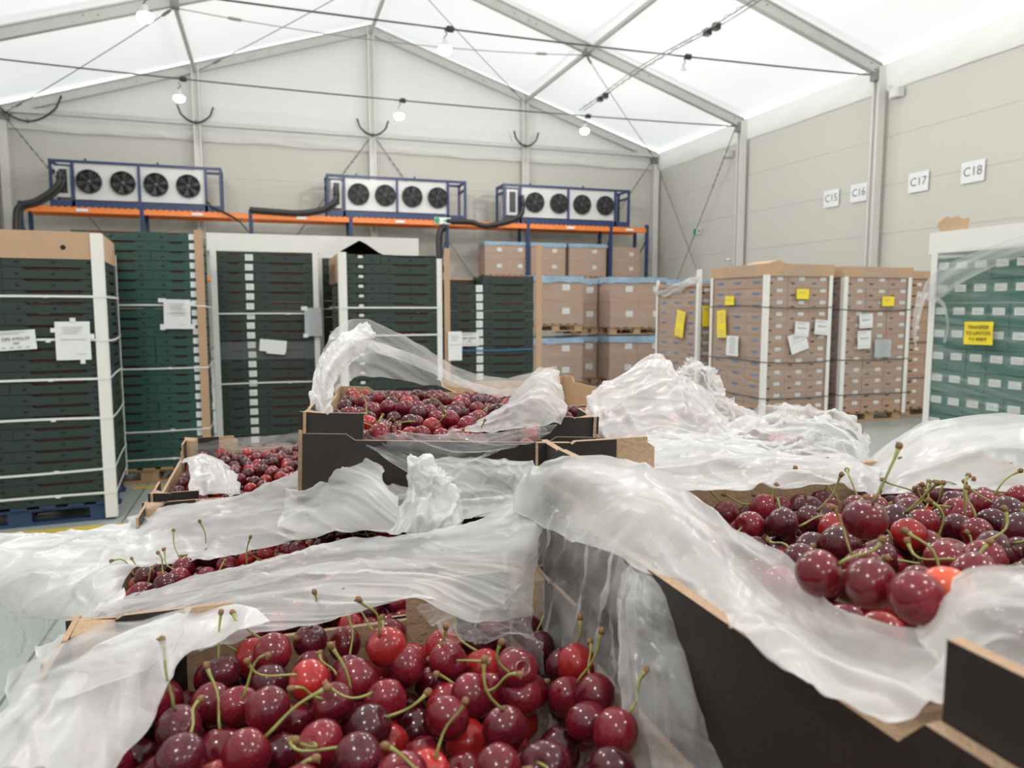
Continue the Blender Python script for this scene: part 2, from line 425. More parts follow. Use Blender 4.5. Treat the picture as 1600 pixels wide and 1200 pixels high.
# bracing wires, ties
def sag(a, b2, s=0.0, n=12):
    a, b2 = Vector(a), Vector(b2)
    return [a.lerp(b2, i/n) - Vector((0,0,s*4*(i/n)*(1-i/n))) for i in range(n+1)]
def wire(name, a, b2, r, s, label, cat, m='wire', n=12, extra=None):
    t = empty(name, label, cat, a)
    pts = [p - Vector(a) for p in sag(a, b2, s, n)]
    build('strand', MB().tube(pts, r, 5), M_[m], t)
    return t, pts
def turnbuckle(t, pts, i):
    a, b2 = pts[i], pts[i+1]; c = (a+b2)/2; d = (b2-a).normalized()
    build('turnbuckle', MB().tube([c-d*.16, c-d*.10, c+d*.10, c+d*.16], [.018,.035,.035,.018], 6), M_['alu_dark'], t)
def zq(x): return ZR - abs(x-XM)*(ZR-ZE)/10 - .26
br = [((-1.73,18.9), (XL+.1,YB-.1), 'roof bracing wire running from purlin clamp to the rear corner above tallest crate pallet'),
      ((XM,18.9), (-1.73,YB-.1), 'roof bracing wire between ridge and quarter column, above the four-fan cooler with black hose'),
      ((XM,18.9), (8.27,YB-.1), 'roof bracing wire from ridge down to the quarter column beside C-sign wall'),
      ((8.27,18.9), (XR-.1,YB-.1), 'roof bracing wire from purlin clamp to the rear corner beside the C-sign wall')]
for (x0,y0), (x1,y1), lb in br:
    t, pts = wire('bracing_wire', (x0,y0,zq(x0)), (x1,y1,zq(x1)-(.0 if abs(x1)<9 else .02)), .011, .05, lb, 'wire')
    turnbuckle(t, pts, 0); turnbuckle(t, pts, 10)
for y, s in ((18.9, 'between the rear pair of purlins'), (13.9, 'between the nearer pair of purlins')):
    t, pts = wire('tie_cable', (-1.73, y, zq(-1.73)-.02), (8.27, y, zq(8.27)-.02), .010, .22, 'thin sagging steel tie cable '+s, 'cable')
    turnbuckle(t, pts, 1); turnbuckle(t, pts, 10)
for y, lb in ((18.9, 'black power cable strung eave to eave on the rear tent frame, carrying lamps'), (13.9, 'black power cable strung eave to eave on the nearer tent frame, carrying lamps')):
    t = empty('power_cable', lb, 'cable', (0, y, 0))
    pts = [Vector((XL+.2, 0, 6.78))] + [p for p in sag((XL+.6, 0, 6.80), (XR-.6, 0, 6.72), .12, 24)] + [Vector((XR-.2, 0, 6.74))]
    build('strand', MB().tube(pts, .017, 6), M_['cable'], t)
    for x in (-1.63, XM+.1, 8.37):
        z = 6.80 - .08*(x-XL-.6)/(XR-XL-1.2) - .12*4*((x-XL-.6)/(XR-XL-1.2))*(1-(x-XL-.6)/(XR-XL-1.2))
        build('junction_box', MB().tube([(x-.08,0,z),(x-.05,0,z),(x+.05,0,z),(x+.08,0,z)], [.03,.06,.06,.03], 8), M_['black'], t)
# wall bracing
for a, b2, lb in (((XR-.22,YB-.2,6.7), (XR-.22,19.1,.3), 'steel wall bracing wire falling from rear corner behind wrapped cartons'),
                  ((XR-.22,19.0,6.7), (XR-.22,YB-.3,.3), 'steel wall bracing wire falling towards rear corner from second column'),
                  ((XM-.1,YB-.25,6.7), (-1.6,YB-.25,.3), 'gable bracing wire falling from centre column behind the middle cooler'),
                  ((XM+.1,YB-.25,6.7), (8.1,YB-.25,.3), 'gable bracing wire falling from centre column towards the cooler with two junction pipes'),
                  ((XL+.2,YB-.25,6.7), (-1.9,YB-.25,.3), 'gable bracing wire falling behind the cooler with open black fans'),
                  ((XR-.3,YB-.25,6.7), (8.4,YB-.25,.3), 'gable bracing wire falling from C-sign wall corner behind the last cooler')):
    t, pts = wire('bracing_wire', a, b2, .014, 0, lb, 'wire')
    k = MB()
    for i in range(7):
        p = pts[1].lerp(pts[3], i/7); k.tube([p, p+(pts[3]-pts[1])*.06], .028, 5)
    build('chain', k, M_['alu_dark'], t); 
# festoon tray along the quarter line
t = empty('festoon_rail', 'thin double-wire cable rail running lengthwise under the roof between lamps', 'cable rail', (8.30, 0, 0))
for dx in (-.06, .06):
    build('rail_wire', MB().tube([(dx, y, 6.93+.06*math.sin(y*.9)) for y in np.linspace(-6, 19.2, 50)], .011, 5), M_['wire'], t)
zz = MB()
for i in range(90):
    y = 2 + i*.19; s = 1 if i % 2 else -1
    zz.tube([(-.06*s, y, 6.93), (.06*s, y+.19, 6.93)], .006, 4, cap=False)
build('lacing', zz, M_['wire'], t)
for y in (18.0, 17.7, 13.1, 12.8):
    build('trolley', MB().cbox((0, y, 6.86), (.12,.14,.12)), M_['black'], t)
# lamps
def lamp_proto():
    t = empty('hanging_lamp', None, 'lamp', (0,0,0))
    build('hook', MB().tube([(0,0,.34),(.02,0,.30),(.04,0,.26),(.0,0,.22),(-.02,0,.18),(0,0,.15)], .010, 6), M_['black'], t)
    build('bulb_socket', MB().lathe([(.0,.17),(.035,.17),(.05,.13),(.055,.07),(.09,.05),(.09,.03),(0,.03)], 14), M_['white_metal'], t)
    build('lamp_globe', MB().lathe([(.07,.035),(.115,.02),(.125,-.02),(.11,-.06),(.07,-.09),(0,-.10)], 16), M_['glow'], t)
    return t
ld = bpy.data.lights.new('lamp_light', 'POINT'); ld.energy = LAMP_W; ld.color = LAMP_COL; ld.shadow_soft_size = .12
lp = None
for y in (18.9, 13.9, 8.9, 3.9, -1.1, -6.1):
    for x, sx in ((-1.73, 'quarter line over the crate pallets'), (XM, 'ridge line'), (8.27, 'quarter line beside the C-sign wall')):
        lb = {18.9: 'lit hanging lamp on the rear cable, ', 13.9: 'lit hanging lamp on the nearer cable, '}.get(y, 'lit hanging lamp behind the viewer, ') + sx
        if y < 13: lb += {8.9:' first frame', 3.9:' second frame', -1.1:' third frame', -6.1:' fourth frame'}[y]
        z = 6.28 if y > 9 else 6.28
        if lp is None: lp = lamp_proto(); t = lp; t.location = (x, y, z); t['label'] = lb
        else: t = copy_thing(lp, Matrix.Translation((x, y, z)), lb)
        if y > 10: t['group'] = 'hanging lamps on the cables'
        l = link('lamp_light', ld, t, (0, 0, -.16))

# ------------------------------------------------------------------ signs on the right wall
def text(body, size, m, parent, M, name='lettering', align='CENTER', extrude=.0004):
    c = bpy.data.curves.new(name, 'FONT'); c.body = body; c.size = size; c.align_x = align; c.align_y = 'CENTER'; c.extrude = extrude
    c.materials.append(m); tmp = link('tmp', c); bpy.context.view_layer.update()
    me = bpy.data.meshes.new_from_object(tmp.evaluated_get(bpy.context.evaluated_depsgraph_get())); bpy.data.objects.remove(tmp)
    return link(name, me, parent, M=M)
def wall_sign(px, py, txt, wd=.52, h=.42):
    # on plane X=XR
    r = (px-800)/FPX; u = (600-py)/FPX
    d = Vector((r*CY+(CP+u*SP)*SY, (CP+u*SP)*CY - r*SY, u*CP-SP)); s = (XR+.05)/d.x
    p = Vector((0,0,CAM_Z)) + d*s
    t = empty('wall_sign', 'white paper sign reading %s on the pale panel wall' % txt, 'sign', (XR+.065, p.y, p.z), group='bay number signs')
    build('sheet', MB().cbox((0,0,0), (.006, wd, h)), M_['paper'], t)
    Mx = Matrix(((0,0,-1,-.004),(-1,0,0,0),(0,1,0,0),(0,0,0,1)))
    text(txt, .25, M_['ink_sign'], t, Mx)
    return p
for a in ((1298,310,'C15'), (1341,301,'C16'), (1434,284,'C17'), (1519,268,'C18')): wall_sign(*a)
# exit sign on wall, cctv, junction boxes
t = empty('exit_sign', 'small green and white exit sign on the wall between crossed wires', 'sign', (XR+.06, 21.35, 4.0))
build('sign_plate', MB().cbox((0,.0,0), (.01,.42,.2)), M_['paper'], t)
build('green_field', MB().cbox((-.008,.12,0), (.006,.17,.18)), M_['green_sign'], t)
build('green_arrow', MB().cbox((-.008,-.13,0), (.006,.10,.05)).cbox((-.008,-.11,0), (.006,.05,.13)), M_['green_sign'], t)
def jbox(y, z, lb):
    t = empty('junction_unit', lb, 'junction box', (XR-.02, y, z))
    build('housing', MB().cbox((0,0,0), (.16,.26,.2)), M_['white_metal'], t)
    build('conduit', MB().tube([(0,.1,.1),(0,.15,.17),(.02,.22,.2)], .02, 6), M_['white_metal'], t)
    build('cover', MB().cbox((-.09,0,0), (.02,.20,.15)), M_['column'], t)
jbox(13.35, 6.22, 'white junction box high on the wall beside the nearer column')
jbox(19.6, 6.1, 'small white junction box high on the wall near the rear corner')
t = empty('security_camera', 'small white bullet security camera low on the second column', 'camera', (XR-.26, 18.95, 2.95))
build('bracket', MB().cbox((.02,0,-.05), (.06,.08,.1)), M_['white_metal'], t)
build('camera_body', MB().tube([(0,.0,0),(-.16,.05,-.02)], .045, 10), M_['white_metal'], t)
build('lens', MB().tube([(-.16,.05,-.02),(-.17,.053,-.021)], .03, 10), M_['black'], t)
# black hose loops hung on the gable beam
for x, wdt, lb, extra in ((-5.95,1.7,'big sagging loop of black cable hung at the gable corner',1), (-1.75,.95,'black cable loop hung over the gable beam above open-fan cooler',0),
                   (XM,.95,'black cable loop hung on the gable beam at the centre column',0), (8.25,.85,'black cable loop hung on the gable beam above the last cooler',0)):
    dip = .34 if not extra else .62
    pts = [(-wdt/2 + wdt*i/12, 0, .28 - dip*math.sin(math.pi*i/12)**.8 + (.12 if i in (0,12) else 0)) for i in range(13)]
    t = empty('cable_loop', lb, 'cable', (x, YB-.30, 6.86))
    build('cable', MB().tube(pts, .028, 6), M_['cable'], t)
    build('tie', MB().cbox((0,.04,.28-dip+.02), (.05,.06,.12)), M_['alu_dark'], t)

# ------------------------------------------------------------------ rack with coolers
YR0, YR1, ZB = 22.40, 23.25, 4.17
rack = empty('pallet_rack', 'long blue and orange pallet rack along the rear wall, under the coolers', 'rack', (0, YR0, 0))
px_post = [30, 220, 390, 547, 698, 825, 955, 1012]
postX = [PX(p, YR0) for p in px_post]
for x in postX:
    for yy in (0, YR1-YR0):
        po = build('rack_post', MB().box((x-.05, yy-.04, 0), (x+.05, yy+.04, ZB+(.10 if yy == 0 else -.02))), M_['blue'], rack)
        hm = MB()
        for i in range(16): hm.box((x-.02, yy-.046, 2.4+i*.11), (x+.005, yy-.039, 2.44+i*.11))
        if yy == 0: tag(build('post_slots', hm, M_['void'], po), kind='stuff')
    build('rack_brace', MB().beam((x, .03, 2.2), (x, YR1-YR0-.03, 3.0), .03, .03).beam((x, YR1-YR0-.03, 3.0), (x, .03, 3.8), .03, .03), M_['blue'], rack)
for a, b2 in zip(postX[:-1], postX[1:]):
    for yy in (0, YR1-YR0):
        build('rack_beam', MB().box((a+.05, yy-.03, ZB-.16), (b2-.05, yy+.03, ZB-.02)).box((a+.05, yy-.045, ZB-.15), (b2-.05, yy-.03, ZB-.13)), M_['orange'], rack)
        build('shelf_beam', MB().box((a+.05, yy-.03, 2.28), (b2-.05, yy+.03, 2.40)), M_['orange'], rack)
    n = int((b2-a)/.16)
    for i in range(n):
        x = a + .08 + (b2-a-.16)*(i+.5)/n
        build('deck_slat', MB().box((x-.045, -.04, ZB-.02), (x+.045, YR1-YR0, ZB)), M_['orange'], rack)
    build('shelf_deck', MB().box((a+.06, 0, 2.40), (b2-.06, YR1-YR0, 2.42)), M_['wood'], rack)
    build('beam_label', MB().box(((a+b2)/2-.14, -.052, ZB-.12), ((a+b2)/2+.14, -.046, ZB-.05)), M_['paper'], rack)
# exit sign on rack
t = empty('exit_sign', 'green and white exit sign fixed on the orange rack beam', 'sign', (PX(691, YR0-.06), YR0-.07, ZB-.02))
build('sign_plate', MB().cbox((0,0,0), (.5,.01,.2)), M_['paper'], t)
build('green_field', MB().cbox((-.17,-.008,0), (.14,.006,.17)), M_['green_sign'], t)
build('green_arrow', MB().cbox((.10,-.008,0), (.13,.006,.05)).cbox((.14,-.008,0), (.05,.006,.13)), M_['green_sign'], t)

def fan(parent, x, z, r, guard):
    f = empty('fan', None, None); f.parent = parent; f.location = (x, -.02, z)
    mb = MB(); Mr = Matrix.Rotation(R(90), 4, 'X')
    mb.lathe([(r*1.06,-.0),(r*1.06,.05),(r*.98,.05),(r*.98,-.02)], 24, 0, Mr)
    build('fan_ring', mb, M_['black'], f)
    build('fan_recess', MB().lathe([(0,-.0),(r,-.0)], 24, 0, Mr), M_['void'], f)
    bl = MB()
    for k in range(6):
        a = k*math.pi/3
        vs = []
        for rr, da, dy in ((.2,0,-.03),(.2,.5,-.01),(.92,.55,-.012),(.95,.05,-.04)):
            vs.append((r*rr*math.cos(a+da), dy, r*rr*math.sin(a+da)))
        bl.add(vs, [(0,1,2,3)])
    build('fan_blade', bl, M_['fanblade'], f)
    build('fan_hub', MB().lathe([(0,.055),(r*.12,.055),(r*.16,.03),(r*.2,.0)], 14, 0, Mr), M_['alu_dark'], f)
    g = MB()
    if guard:
        for k in range(-4, 5):
            q = k*r/4.6; hh = math.sqrt(max(0, r*r-q*q))
            g.beam((q,-.07,-hh), (q,-.07,hh), .008, .008); g.beam((-hh,-.07,q), (hh,-.07,q), .008, .008)
    for k in range(3):
        rr = r*(k+1)/3.0
        g.tube([(rr*math.cos(a), -.075, rr*math.sin(a)) for a in np.linspace(0, 2*math.pi, 17)], .006, 4, cap=False)
    for k in range(4):
        a = math.pi/4 + k*math.pi/2
        g.beam((0,-.07,0), (r*1.15*math.cos(a), -.06, r*1.15*math.sin(a)), .012, .012)
    build('fan_guard', g, M_['fanblade'], f)
def cooler(pa, pb, lb, body0, fans, guard):
    xa, xb = PX(pa, YR0), PX(pb, YR0); W_ = xb-xa; H_ = 1.16; D_ = .75
    t = empty('cooling_unit', lb, 'cooling unit', (xa, YR0+.02, ZB), group='cooling units on the rack')
    c = [(0,0),(W_,0),(0,D_),(W_,D_)]
    for x, y in c: build('frame_post', MB().cbox((x,y,H_/2), (.07,.07,H_+.08)), M_['blue'], t)
    for y in (0, D_):
        for z in (.05, H_): build('frame_rail', MB().box((0,y-.03,z-.035), (W_,y+.03,z+.035)), M_['blue'], t)
    for x in (0, W_):
        for z in (.05, H_-.22, H_): build('frame_rail', MB().box((x-.03,0,z-.03), (x+.03,D_,z+.03)), M_['blue'], t)
    b0, b1, mid = [q*W_ for q in body0]
    build('frame_post', MB().cbox((b0-.03,-.01,H_/2), (.07,.06,H_)), M_['blue'], t)
    build('frame_post', MB().cbox((b1+.03,-.01,H_/2), (.07,.06,H_)), M_['blue'], t)
    build('frame_post', MB().cbox((mid,-.02,H_/2), (.06,.06,H_)), M_['blue'], t)
    build('frame_foot', MB().box((0,-.04,.0), (W_,.04,.16)), M_['blue'], t)
    build('cooler_body', MB().box((b0,.03,.20), (b1,D_-.05,H_-.07)), M_['white_metal'], t)
    build('end_cover', MB().box((.10,.06,.25), (b0-.1,D_-.1,H_-.12)), M_['white_metal'], t)
    build('connection_box', MB().box((b0*.35,.02,.35), (b0*.68,.07,H_-.2)), M_['black'], t)
    for q in fans: fan(t, q*W_, .20+(H_-.27)*.52, .29, guard)
    for q in (.2, .62): build('lifting_lug', MB().cbox((q*W_,0,H_+.06), (.05,.04,.06)), M_['blue'], t)
    return xa, W_
cooler(80, 345, 'cooling unit with four open black fans at the hose-end of the rack', (.13,.90,.505), (.215,.41,.605,.80), False)
cooler(512, 727, 'cooling unit with four mesh-guarded fans over the middle of the rack', (.12,.86,.49), (.215,.405,.60,.79), True)
cooler(788, 983, 'cooling unit with four mesh-guarded fans near the wire-crossed corner', (.13,.88,.50), (.235,.425,.61,.80), True)
def hose(ptspx, r, lb, d=None, Y=YR0-.12):
    pts = []
    for px, py in ptspx:
        rr = (px-800)/FPX; u = (600-py)/FPX
        dv = Vector((rr*CY+(CP+u*SP)*SY, (CP+u*SP)*CY-rr*SY, u*CP-SP)); pts.append(Vector((0,0,CAM_Z)) + dv*(Y/dv.y))
    # smooth
    out = []
    for i in range(len(pts)-1):
        p0, p1, p2, p3 = pts[max(i-1,0)], pts[i], pts[i+1], pts[min(i+2,len(pts)-1)]
        for k in range(6):
            s = k/6
            out.append(.5*((2*p1)+(-p0+p2)*s+(2*p0-5*p1+4*p2-p3)*s*s+(-p0+3*p1-3*p2+p3)*s**3))
    out.append(pts[-1]); o0 = out[0]
    t = empty('insulated_hose', lb, 'hose', o0)
    build('hose_tube', MB().tube([p-o0 for p in out], r, 8), M_['cable'], t)
    build('hose_tube', MB().tube([p-o0+Vector((.05,.09,-.05)) for p in out], r*.8, 8), M_['cable'], t)
    build('hose_collar', MB().tube([out[3]-o0, out[4]-o0], r*1.25, 8), M_['black'], t)
hose([(93,268),(92,285),(78,300),(55,314),(33,320),(25,335),(25,380)], .075, 'thick black hoses curling over the rack end from the open-fan cooler')
hose([(524,292),(524,312),(505,326),(470,332),(430,330),(390,327)], .07, 'thick black hoses lying along the rack from the middle cooler')
hose([(816,305),(816,330),(800,343),(760,352),(735,346),(700,345)], .06, 'thick black hoses trailing from the last cooler along the rack')
hose([(696,352),(688,360),(685,375),(686,400),(690,420)], .08, 'thick black hose bundle hanging down beside a rack post')
hose([(322,312),(330,322),(348,330),(372,344),(386,360)], .02, 'thin black cable dropping from open-fan cooler under the rack')
# ================================================================== PALLETS OF CRATES AND CARTONS
def pallet(M, wd, dp, m, lb):
    t = link('pallet', None, None, M=M); tag(t, lb, 'pallet')
    for i in range(3):
        y = dp*(.07 + .43*i)
        build('bottom_board', MB().cbox((wd/2, y, .012), (wd, .10, .022)), m, t)
        build('stringer', MB().cbox((wd/2, y, .112), (wd, .10, .02)), m, t)
        for j in range(3):
            build('block', MB().cbox((wd*(.075+.425*j), y, .062), (.145, .098, .078)), m, t)
    for j in range(7):
        build('deck_board', MB().cbox((wd*(.06+.88*j/6), dp/2, .133), (.10, dp, .02)), m, t)
    return t
CH = .143  # pallet height
def crate_mesh(wd, dp, h, m):
    mb = MB(); g = .0015; tk = .012
    def wall(length, slot, M, holes):
        s = slot/2; a = length/2; z1 = h-g; n = .22*h
        poly = [(-a,g),(a,g),(a,z1),(s,z1),(s-.02,z1-n),(-s+.02,z1-n),(-s,z1),(-a,z1)]
        mb.prism(poly, 0, tk, 0, M)
        # rim lip and rib
        mb.box((-a, -.003, g), (a, 0, g+.006), 0, M)
        for x in (-s+.03, -s*.33, s*.33, s-.03):
            if slot > 9: mb.box((x-.012, .002, z1-n), (x+.012, tk, z1-.001), 0, M) if abs(x) < s*.5 else None
        for x in holes: mb.box((x-.012, -.0015, h*.36), (x+.012, .001, h*.36+.013), 1, M)
    T = Matrix.Translation; Rz = lambda a: Matrix.Rotation(a, 4, 'Z')
    wall(wd-.003, wd*.60, T((wd/2, 0, 0)), (-wd*.36, 0, wd*.36))
    wall(wd-.003, wd*.56, T((wd/2, dp, 0)) @ Rz(math.pi), (-wd*.36, 0, wd*.36))
    wall(dp-.003, dp*.30, T((wd, dp/2, 0)) @ Rz(math.pi/2), (-dp*.28, dp*.28))
    wall(dp-.003, dp*.30, T((0, dp/2, 0)) @ Rz(-math.pi/2), (-dp*.28, dp*.28))
    mb.box((.01,.01,g), (wd-.01,dp-.01,g+.006), 0)
    return mb.mesh('crate', [m, M_['void']])
M_['fill'] = mat('punnet_contents', (.07,.012,.018), .25, 0, .9, 30, .5, 60)
def crate_proto(wd, dp, h, m, front_long=True, label=None):
    o = link('crate', crate_mesh(wd, dp, h, m)); o['category'] = 'crate'
    build('contents', MB().box((.02,.02,.01), (wd-.02,dp-.02,h*.965)), M_['fill'], o)
    return o
def add_label(o, M, sz=(.055,.038)):
    l = build('paper_label', MB().box((-sz[0]/2,-.002,-sz[1]/2), (sz[0]/2,0,sz[1]/2)), M_['paper'], o, M=M)
    build('label_print', MB().box((-sz[0]*.36,-.003,-sz[1]*.02), (sz[0]*.30,-.002,sz[1]*.03)).box((-sz[0]*.3,-.003,-sz[1]*.22), (sz[0]*.30,-.002,-sz[1]*.16)).box((-sz[0]*.36,-.003,sz[1]*.22), (sz[0]*.1,-.002,sz[1]*.27)), M_['ink_grey'], l)
    return l
T_ = Matrix.Translation
RZ = lambda a: Matrix.Rotation(a, 4, 'Z')
def stack(F, base, n, h, spec, who):
    """F: pallet matrix; spec: list of (proto, local matrix, column words)"""
    for proto, Ml, colw in spec:
        for k in range(n):
            i = n-1-k
            jx = random.uniform(-.003,.003)
            M = F @ T_((jx, random.uniform(-.003,.003), base + k*h)) @ Ml
            lb = '%s crate from the top, %s, %s' % (ORD[i], colw, who)
            if not proto.get('used'): proto['used'] = 1; proto.matrix_basis = M; proto['label'] = lb; o = proto
            else: o = copy_thing(proto, M, lb)
            o['group'] = 'crates ' + who
def strap(F, z, x0, x1, y0, y1, m, lb, wob=.012, hgt=.016):
    t = link('strap', None, None, M=F @ T_((0,0,z))); tag(t, lb, 'strap')
    def run(a, b2):
        n = 8; mb = MB(); ph = random.uniform(0, 6)
        pts = [Vector((a[0]+(b2[0]-a[0])*i/n, a[1]+(b2[1]-a[1])*i/n, wob*math.sin(ph)*math.sin(math.pi*i/n) )) for i in range(n+1)]
        for p, q in zip(pts[:-1], pts[1:]): mb.beam(p, q, .002, hgt)
        build('strap_run', mb, m, t)
    run((x0,y0),(x1,y0)); run((x0,y0),(x0,y1)); run((x1,y0),(x1,y1)); run((x0,y1),(x1,y1))
    build('strap_seal', MB().cbox((x1*.7+x0*.3, y0-.002, 0), (.03,.003,.018)), M_['alu_dark'] if m is M_['strap_dark'] else m, t)
def post(F, x, y, z0, z1, m, lb, sx=1, sy=1, wd=.05):
    """L-shaped card edge protector"""
    o = build('corner_board', MB().box((min(0,sx*wd), min(0,-sy*.006), z0), (max(0,sx*wd), max(0,-sy*.006), z1)).box((min(0,-sx*.006), min(0,sy*wd), z0), (max(0,-sx*.006), max(0,sy*wd), z1)), m, M=F @ T_((x,y,0)))
    return tag(o, lb, 'corner board')
def lid(F, x0, x1, y0, y1, z0, z1, m, lb, holes=()):
    o = link('card_cover', None, None, M=F); tag(o, lb, 'lid')
    build('lid_top', MB().box((x0,y0,z1-.008), (x1,y1,z1)), m, o)
    build('lid_skirt', MB().box((x0,y0,z0),(x1,y0+.006,z1-.008)), m, o)
    build('lid_skirt', MB().box((x0,y1-.006,z0),(x1,y1,z1-.008)), m, o)
    build('lid_skirt', MB().box((x0,y0+.006,z0),(x0+.006,y1-.006,z1-.008)), m, o)
    build('lid_skirt', MB().box((x1-.006,y0+.006,z0),(x1,y1-.006,z1-.008)), m, o)
    Mr = Matrix.Rotation(R(90), 4, 'X')
    for (hx, hz, r) in holes:
        build('hand_hole', MB().lathe([(0,0),(r,0)], 14, 0, T_((hx, y0-.0015, hz)) @ Mr), M_['void'], o)
    return o
def sheet(M, wd, h, m, lb, lines=(), txt=None, cat='paper', tabs=(), curl=.0):
    """flat paper notice; local XZ plane, facing -Y"""
    o = link('paper_notice', None, None, M=M); tag(o, lb, cat)
    n = 6; vs = []
    for j in range(n+1):
        for i in range(n+1):
            x = -wd/2+wd*i/n; z = -h/2+h*j/n
            vs.append((x, -curl*((i/n-.5)**2*4*(.4+.6*(1-j/n))) - .002 - .002*math.sin(i*1.7+j*1.1), z))
    build('sheet', MB().add(vs, [(j*(n+1)+i, j*(n+1)+i+1, (j+1)*(n+1)+i+1, (j+1)*(n+1)+i) for j in range(n) for i in range(n)], 0, True), m, o)
    if lines:
        mb = MB()
        for (z, x0, x1, t) in lines: mb.box((x0*wd, -.006-curl, z*h-t/2), (x1*wd, -.005-curl, z*h+t/2))
        build('printed_lines', mb, M_['ink_grey'], o)
    if txt:
        for s, size, z in txt:
            text(s, size, M_['ink'], o, Matrix(((1,0,0,0),(0,0,-1,-.0065-curl),(0,1,0,z*h),(0,0,0,1))))
    if tabs:
        for (x, z, tw, th) in tabs: build('tape_tab', MB().box((x*wd-tw/2, -.004, z*h-th/2), (x*wd+tw/2, -.001, z*h+th/2)), M_['paper'], o)
    return o
DPS_LINES = [(.42,-.4,.25,.004),(.34,-.4,.1,.004)] + [(-.36,-.38+.2*i,-.28+.2*i,.008) for i in range(4)]
FORM_LINES = [(.36-.055*i, -.3+.02*(i%3), .30-.05*(i%4), .003) for i in range(4)] + [(.04,-.35,.38,.004)] + [(-.34,.1,.35,.003)]

# ---- P1: strapped dark crate pallet with kraft lid
r5 = R(5)
F1 = TM((-1.105-1.2*math.cos(r5), 5.98-1.2*math.sin(r5), 0), r5)
W1_ = 'strapped pallet with kraft lid'
pallet(F1, 1.2, 1.0, M_['blue_pallet'], 'blue wooden pallet under the strapped crates with kraft lid')
c1 = crate_proto(.6, .4, .080, M_['crate'])
RR = T_((.4,0,0)) @ RZ(R(90))      # turn a crate so that its short side faces the front: occupies x 0..0.4, y 0..0.6
stack(F1, CH+.002, 22, .080, [(c1, T_((.6,0,0)), 'column by the corner board'), (c1, T_((0,0,0)), 'column at the frame edge'), (c1, T_((.8,.4,0)) @ RR, 'rear side column')], W1_)
lid(F1, -.005, 1.205, -.006, 1.006, 1.885, 2.075, M_['card'], 'kraft cardboard lid with round hand holes on strapped crate pallet', [(.97,1.965,.017),(.54,1.965,.017),(.12,1.965,.017)])
t = post(F1, 1.208, -.008, .02, 2.068, M_['white_card'], 'white corner board on the strapped pallet with kraft lid', -1, 1, .07)
t = post(F1, 1.208, 1.008, .12, 1.98, M_['white_card'], 'rear white corner board on the strapped pallet with kraft lid', -1, -1, .02)
for i, z in enumerate((.205, .385, .755, 1.04, 1.315, 1.625)):
    strap(F1, z, -.012, 1.216, -.016, 1.016, M_['strap'], 'white strap around the kraft-lidded crate pallet, %s from the floor' % ['lowest','second','third','fourth','fifth','highest'][i], .015)
sheet(F1 @ T_((.66,-.026,1.325)) @ Matrix.Rotation(R(-3),4,'Y'), .235, .135, M_['paper'], 'white delivery label reading DPS 4792177 on the kraft-lidded pallet', DPS_LINES, [('DPS 4792177', .030, .06), ('|||||||||', .016, -.14)])
sheet(F1 @ T_((1.00,-.026,1.315)), .215, .27, M_['paper'], 'white taped form beside the delivery label on kraft-lidded pallet', FORM_LINES, None, tabs=[(.02,.54,.035,.03),(-.54,.28,.035,.03),(.55,.1,.03,.04),(.25,-.54,.03,.035)])

# ---- P2 teal crates
F2 = TM((-1.53, 7.10, 0))
W2_ = 'teal pallet behind kraft-lidded one'
pallet(F2, 1.0, 1.2, M_['wood'], 'wooden pallet under the teal green crates')
c2l = crate_proto(.6, .4, .082, M_['crate_teal']); c2s = crate_proto(.6, .4, .082, M_['crate_teal'])
add_label(c2s, T_((.0,.06,.045)) @ RZ(R(-90)), (.072,.05))
stack(F2, CH+.002, 25, .082, [(c2l, T_((0,0,0)), 'wide column'), (c2s, T_((.602,0,0)) @ RR, 'labelled column')], W2_)
post(F2, 1.01, -.008, .1, 2.22, M_['card'], 'brown corner board between the teal crates and the white-framed pallet', -1, 1, .06)
for i, z in enumerate((.22, .475, 1.02, 1.56)):
    strap(F2, z, -.012, 1.02, -.016, 1.21, M_['strap'], 'white strap around the teal crate pallet, %s from the floor' % ['lowest','second','third','highest'][i], .01, .012)
sheet(F2 @ T_((.79,-.03,1.49)) @ Matrix.Rotation(R(1),4,'Y'), .215, .255, M_['paper'], 'white taped form on the teal crate pallet', FORM_LINES + [(.2-.05*i,-.2,.3,.002) for i in range(6)], None, tabs=[(-.55,.46,.06,.035),(.55,.36,.05,.035),(-.55,-.44,.04,.05),(.56,-.42,.04,.04)])

# ---- P3 white framed
F3 = TM((-.50, 7.98, 0)); W3_ = 'white-framed pallet'
pallet(F3, 1.0, 1.2, M_['wood'], 'wooden pallet under the white-framed crate stack')
c3l = crate_proto(.6, .4, .097, M_['crate']); c3s = crate_proto(.6, .4, .097, M_['crate'])
add_label(c3s, T_((.0,.055,.05)) @ RZ(R(-90)), (.075,.062))
stack(F3, CH+.002, 20, .0975, [(c3s, RR, 'narrow labelled column'), (c3l, T_((.4,0,0)), 'wide slotted column')], W3_)
lid(F3, -.04, 1.03, -.012, 1.2, 2.105, 2.28, M_['white_card'], 'deep white card lid on the white-framed crate pallet')
post(F3, -.012, -.010, .1, 2.104, M_['white_card'], 'white corner board at the teal side of the white-framed pallet', 1, 1, .055)
post(F3, 1.012, -.010, .1, 2.104, M_['white_card'], 'white corner board at the folded-notice side of the white-framed pallet', -1, 1, .05)
for i, z in enumerate((.78, 1.485)):
    strap(F3, z, -.014, 1.016, -.018, 1.19, M_['strap'], 'white strap around the white-framed pallet, %s' % ['below the folded sheet','above the folded sheet'][i], .008, .014)
o = sheet(F3 @ T_((.55,-.05,1.16)) @ Matrix.Rotation(R(6),4,'Y'), .26, .12, M_['paper'], 'blank white sheet folded over on the white-framed pallet', tabs=[(.12,-.55,.18,.03)])
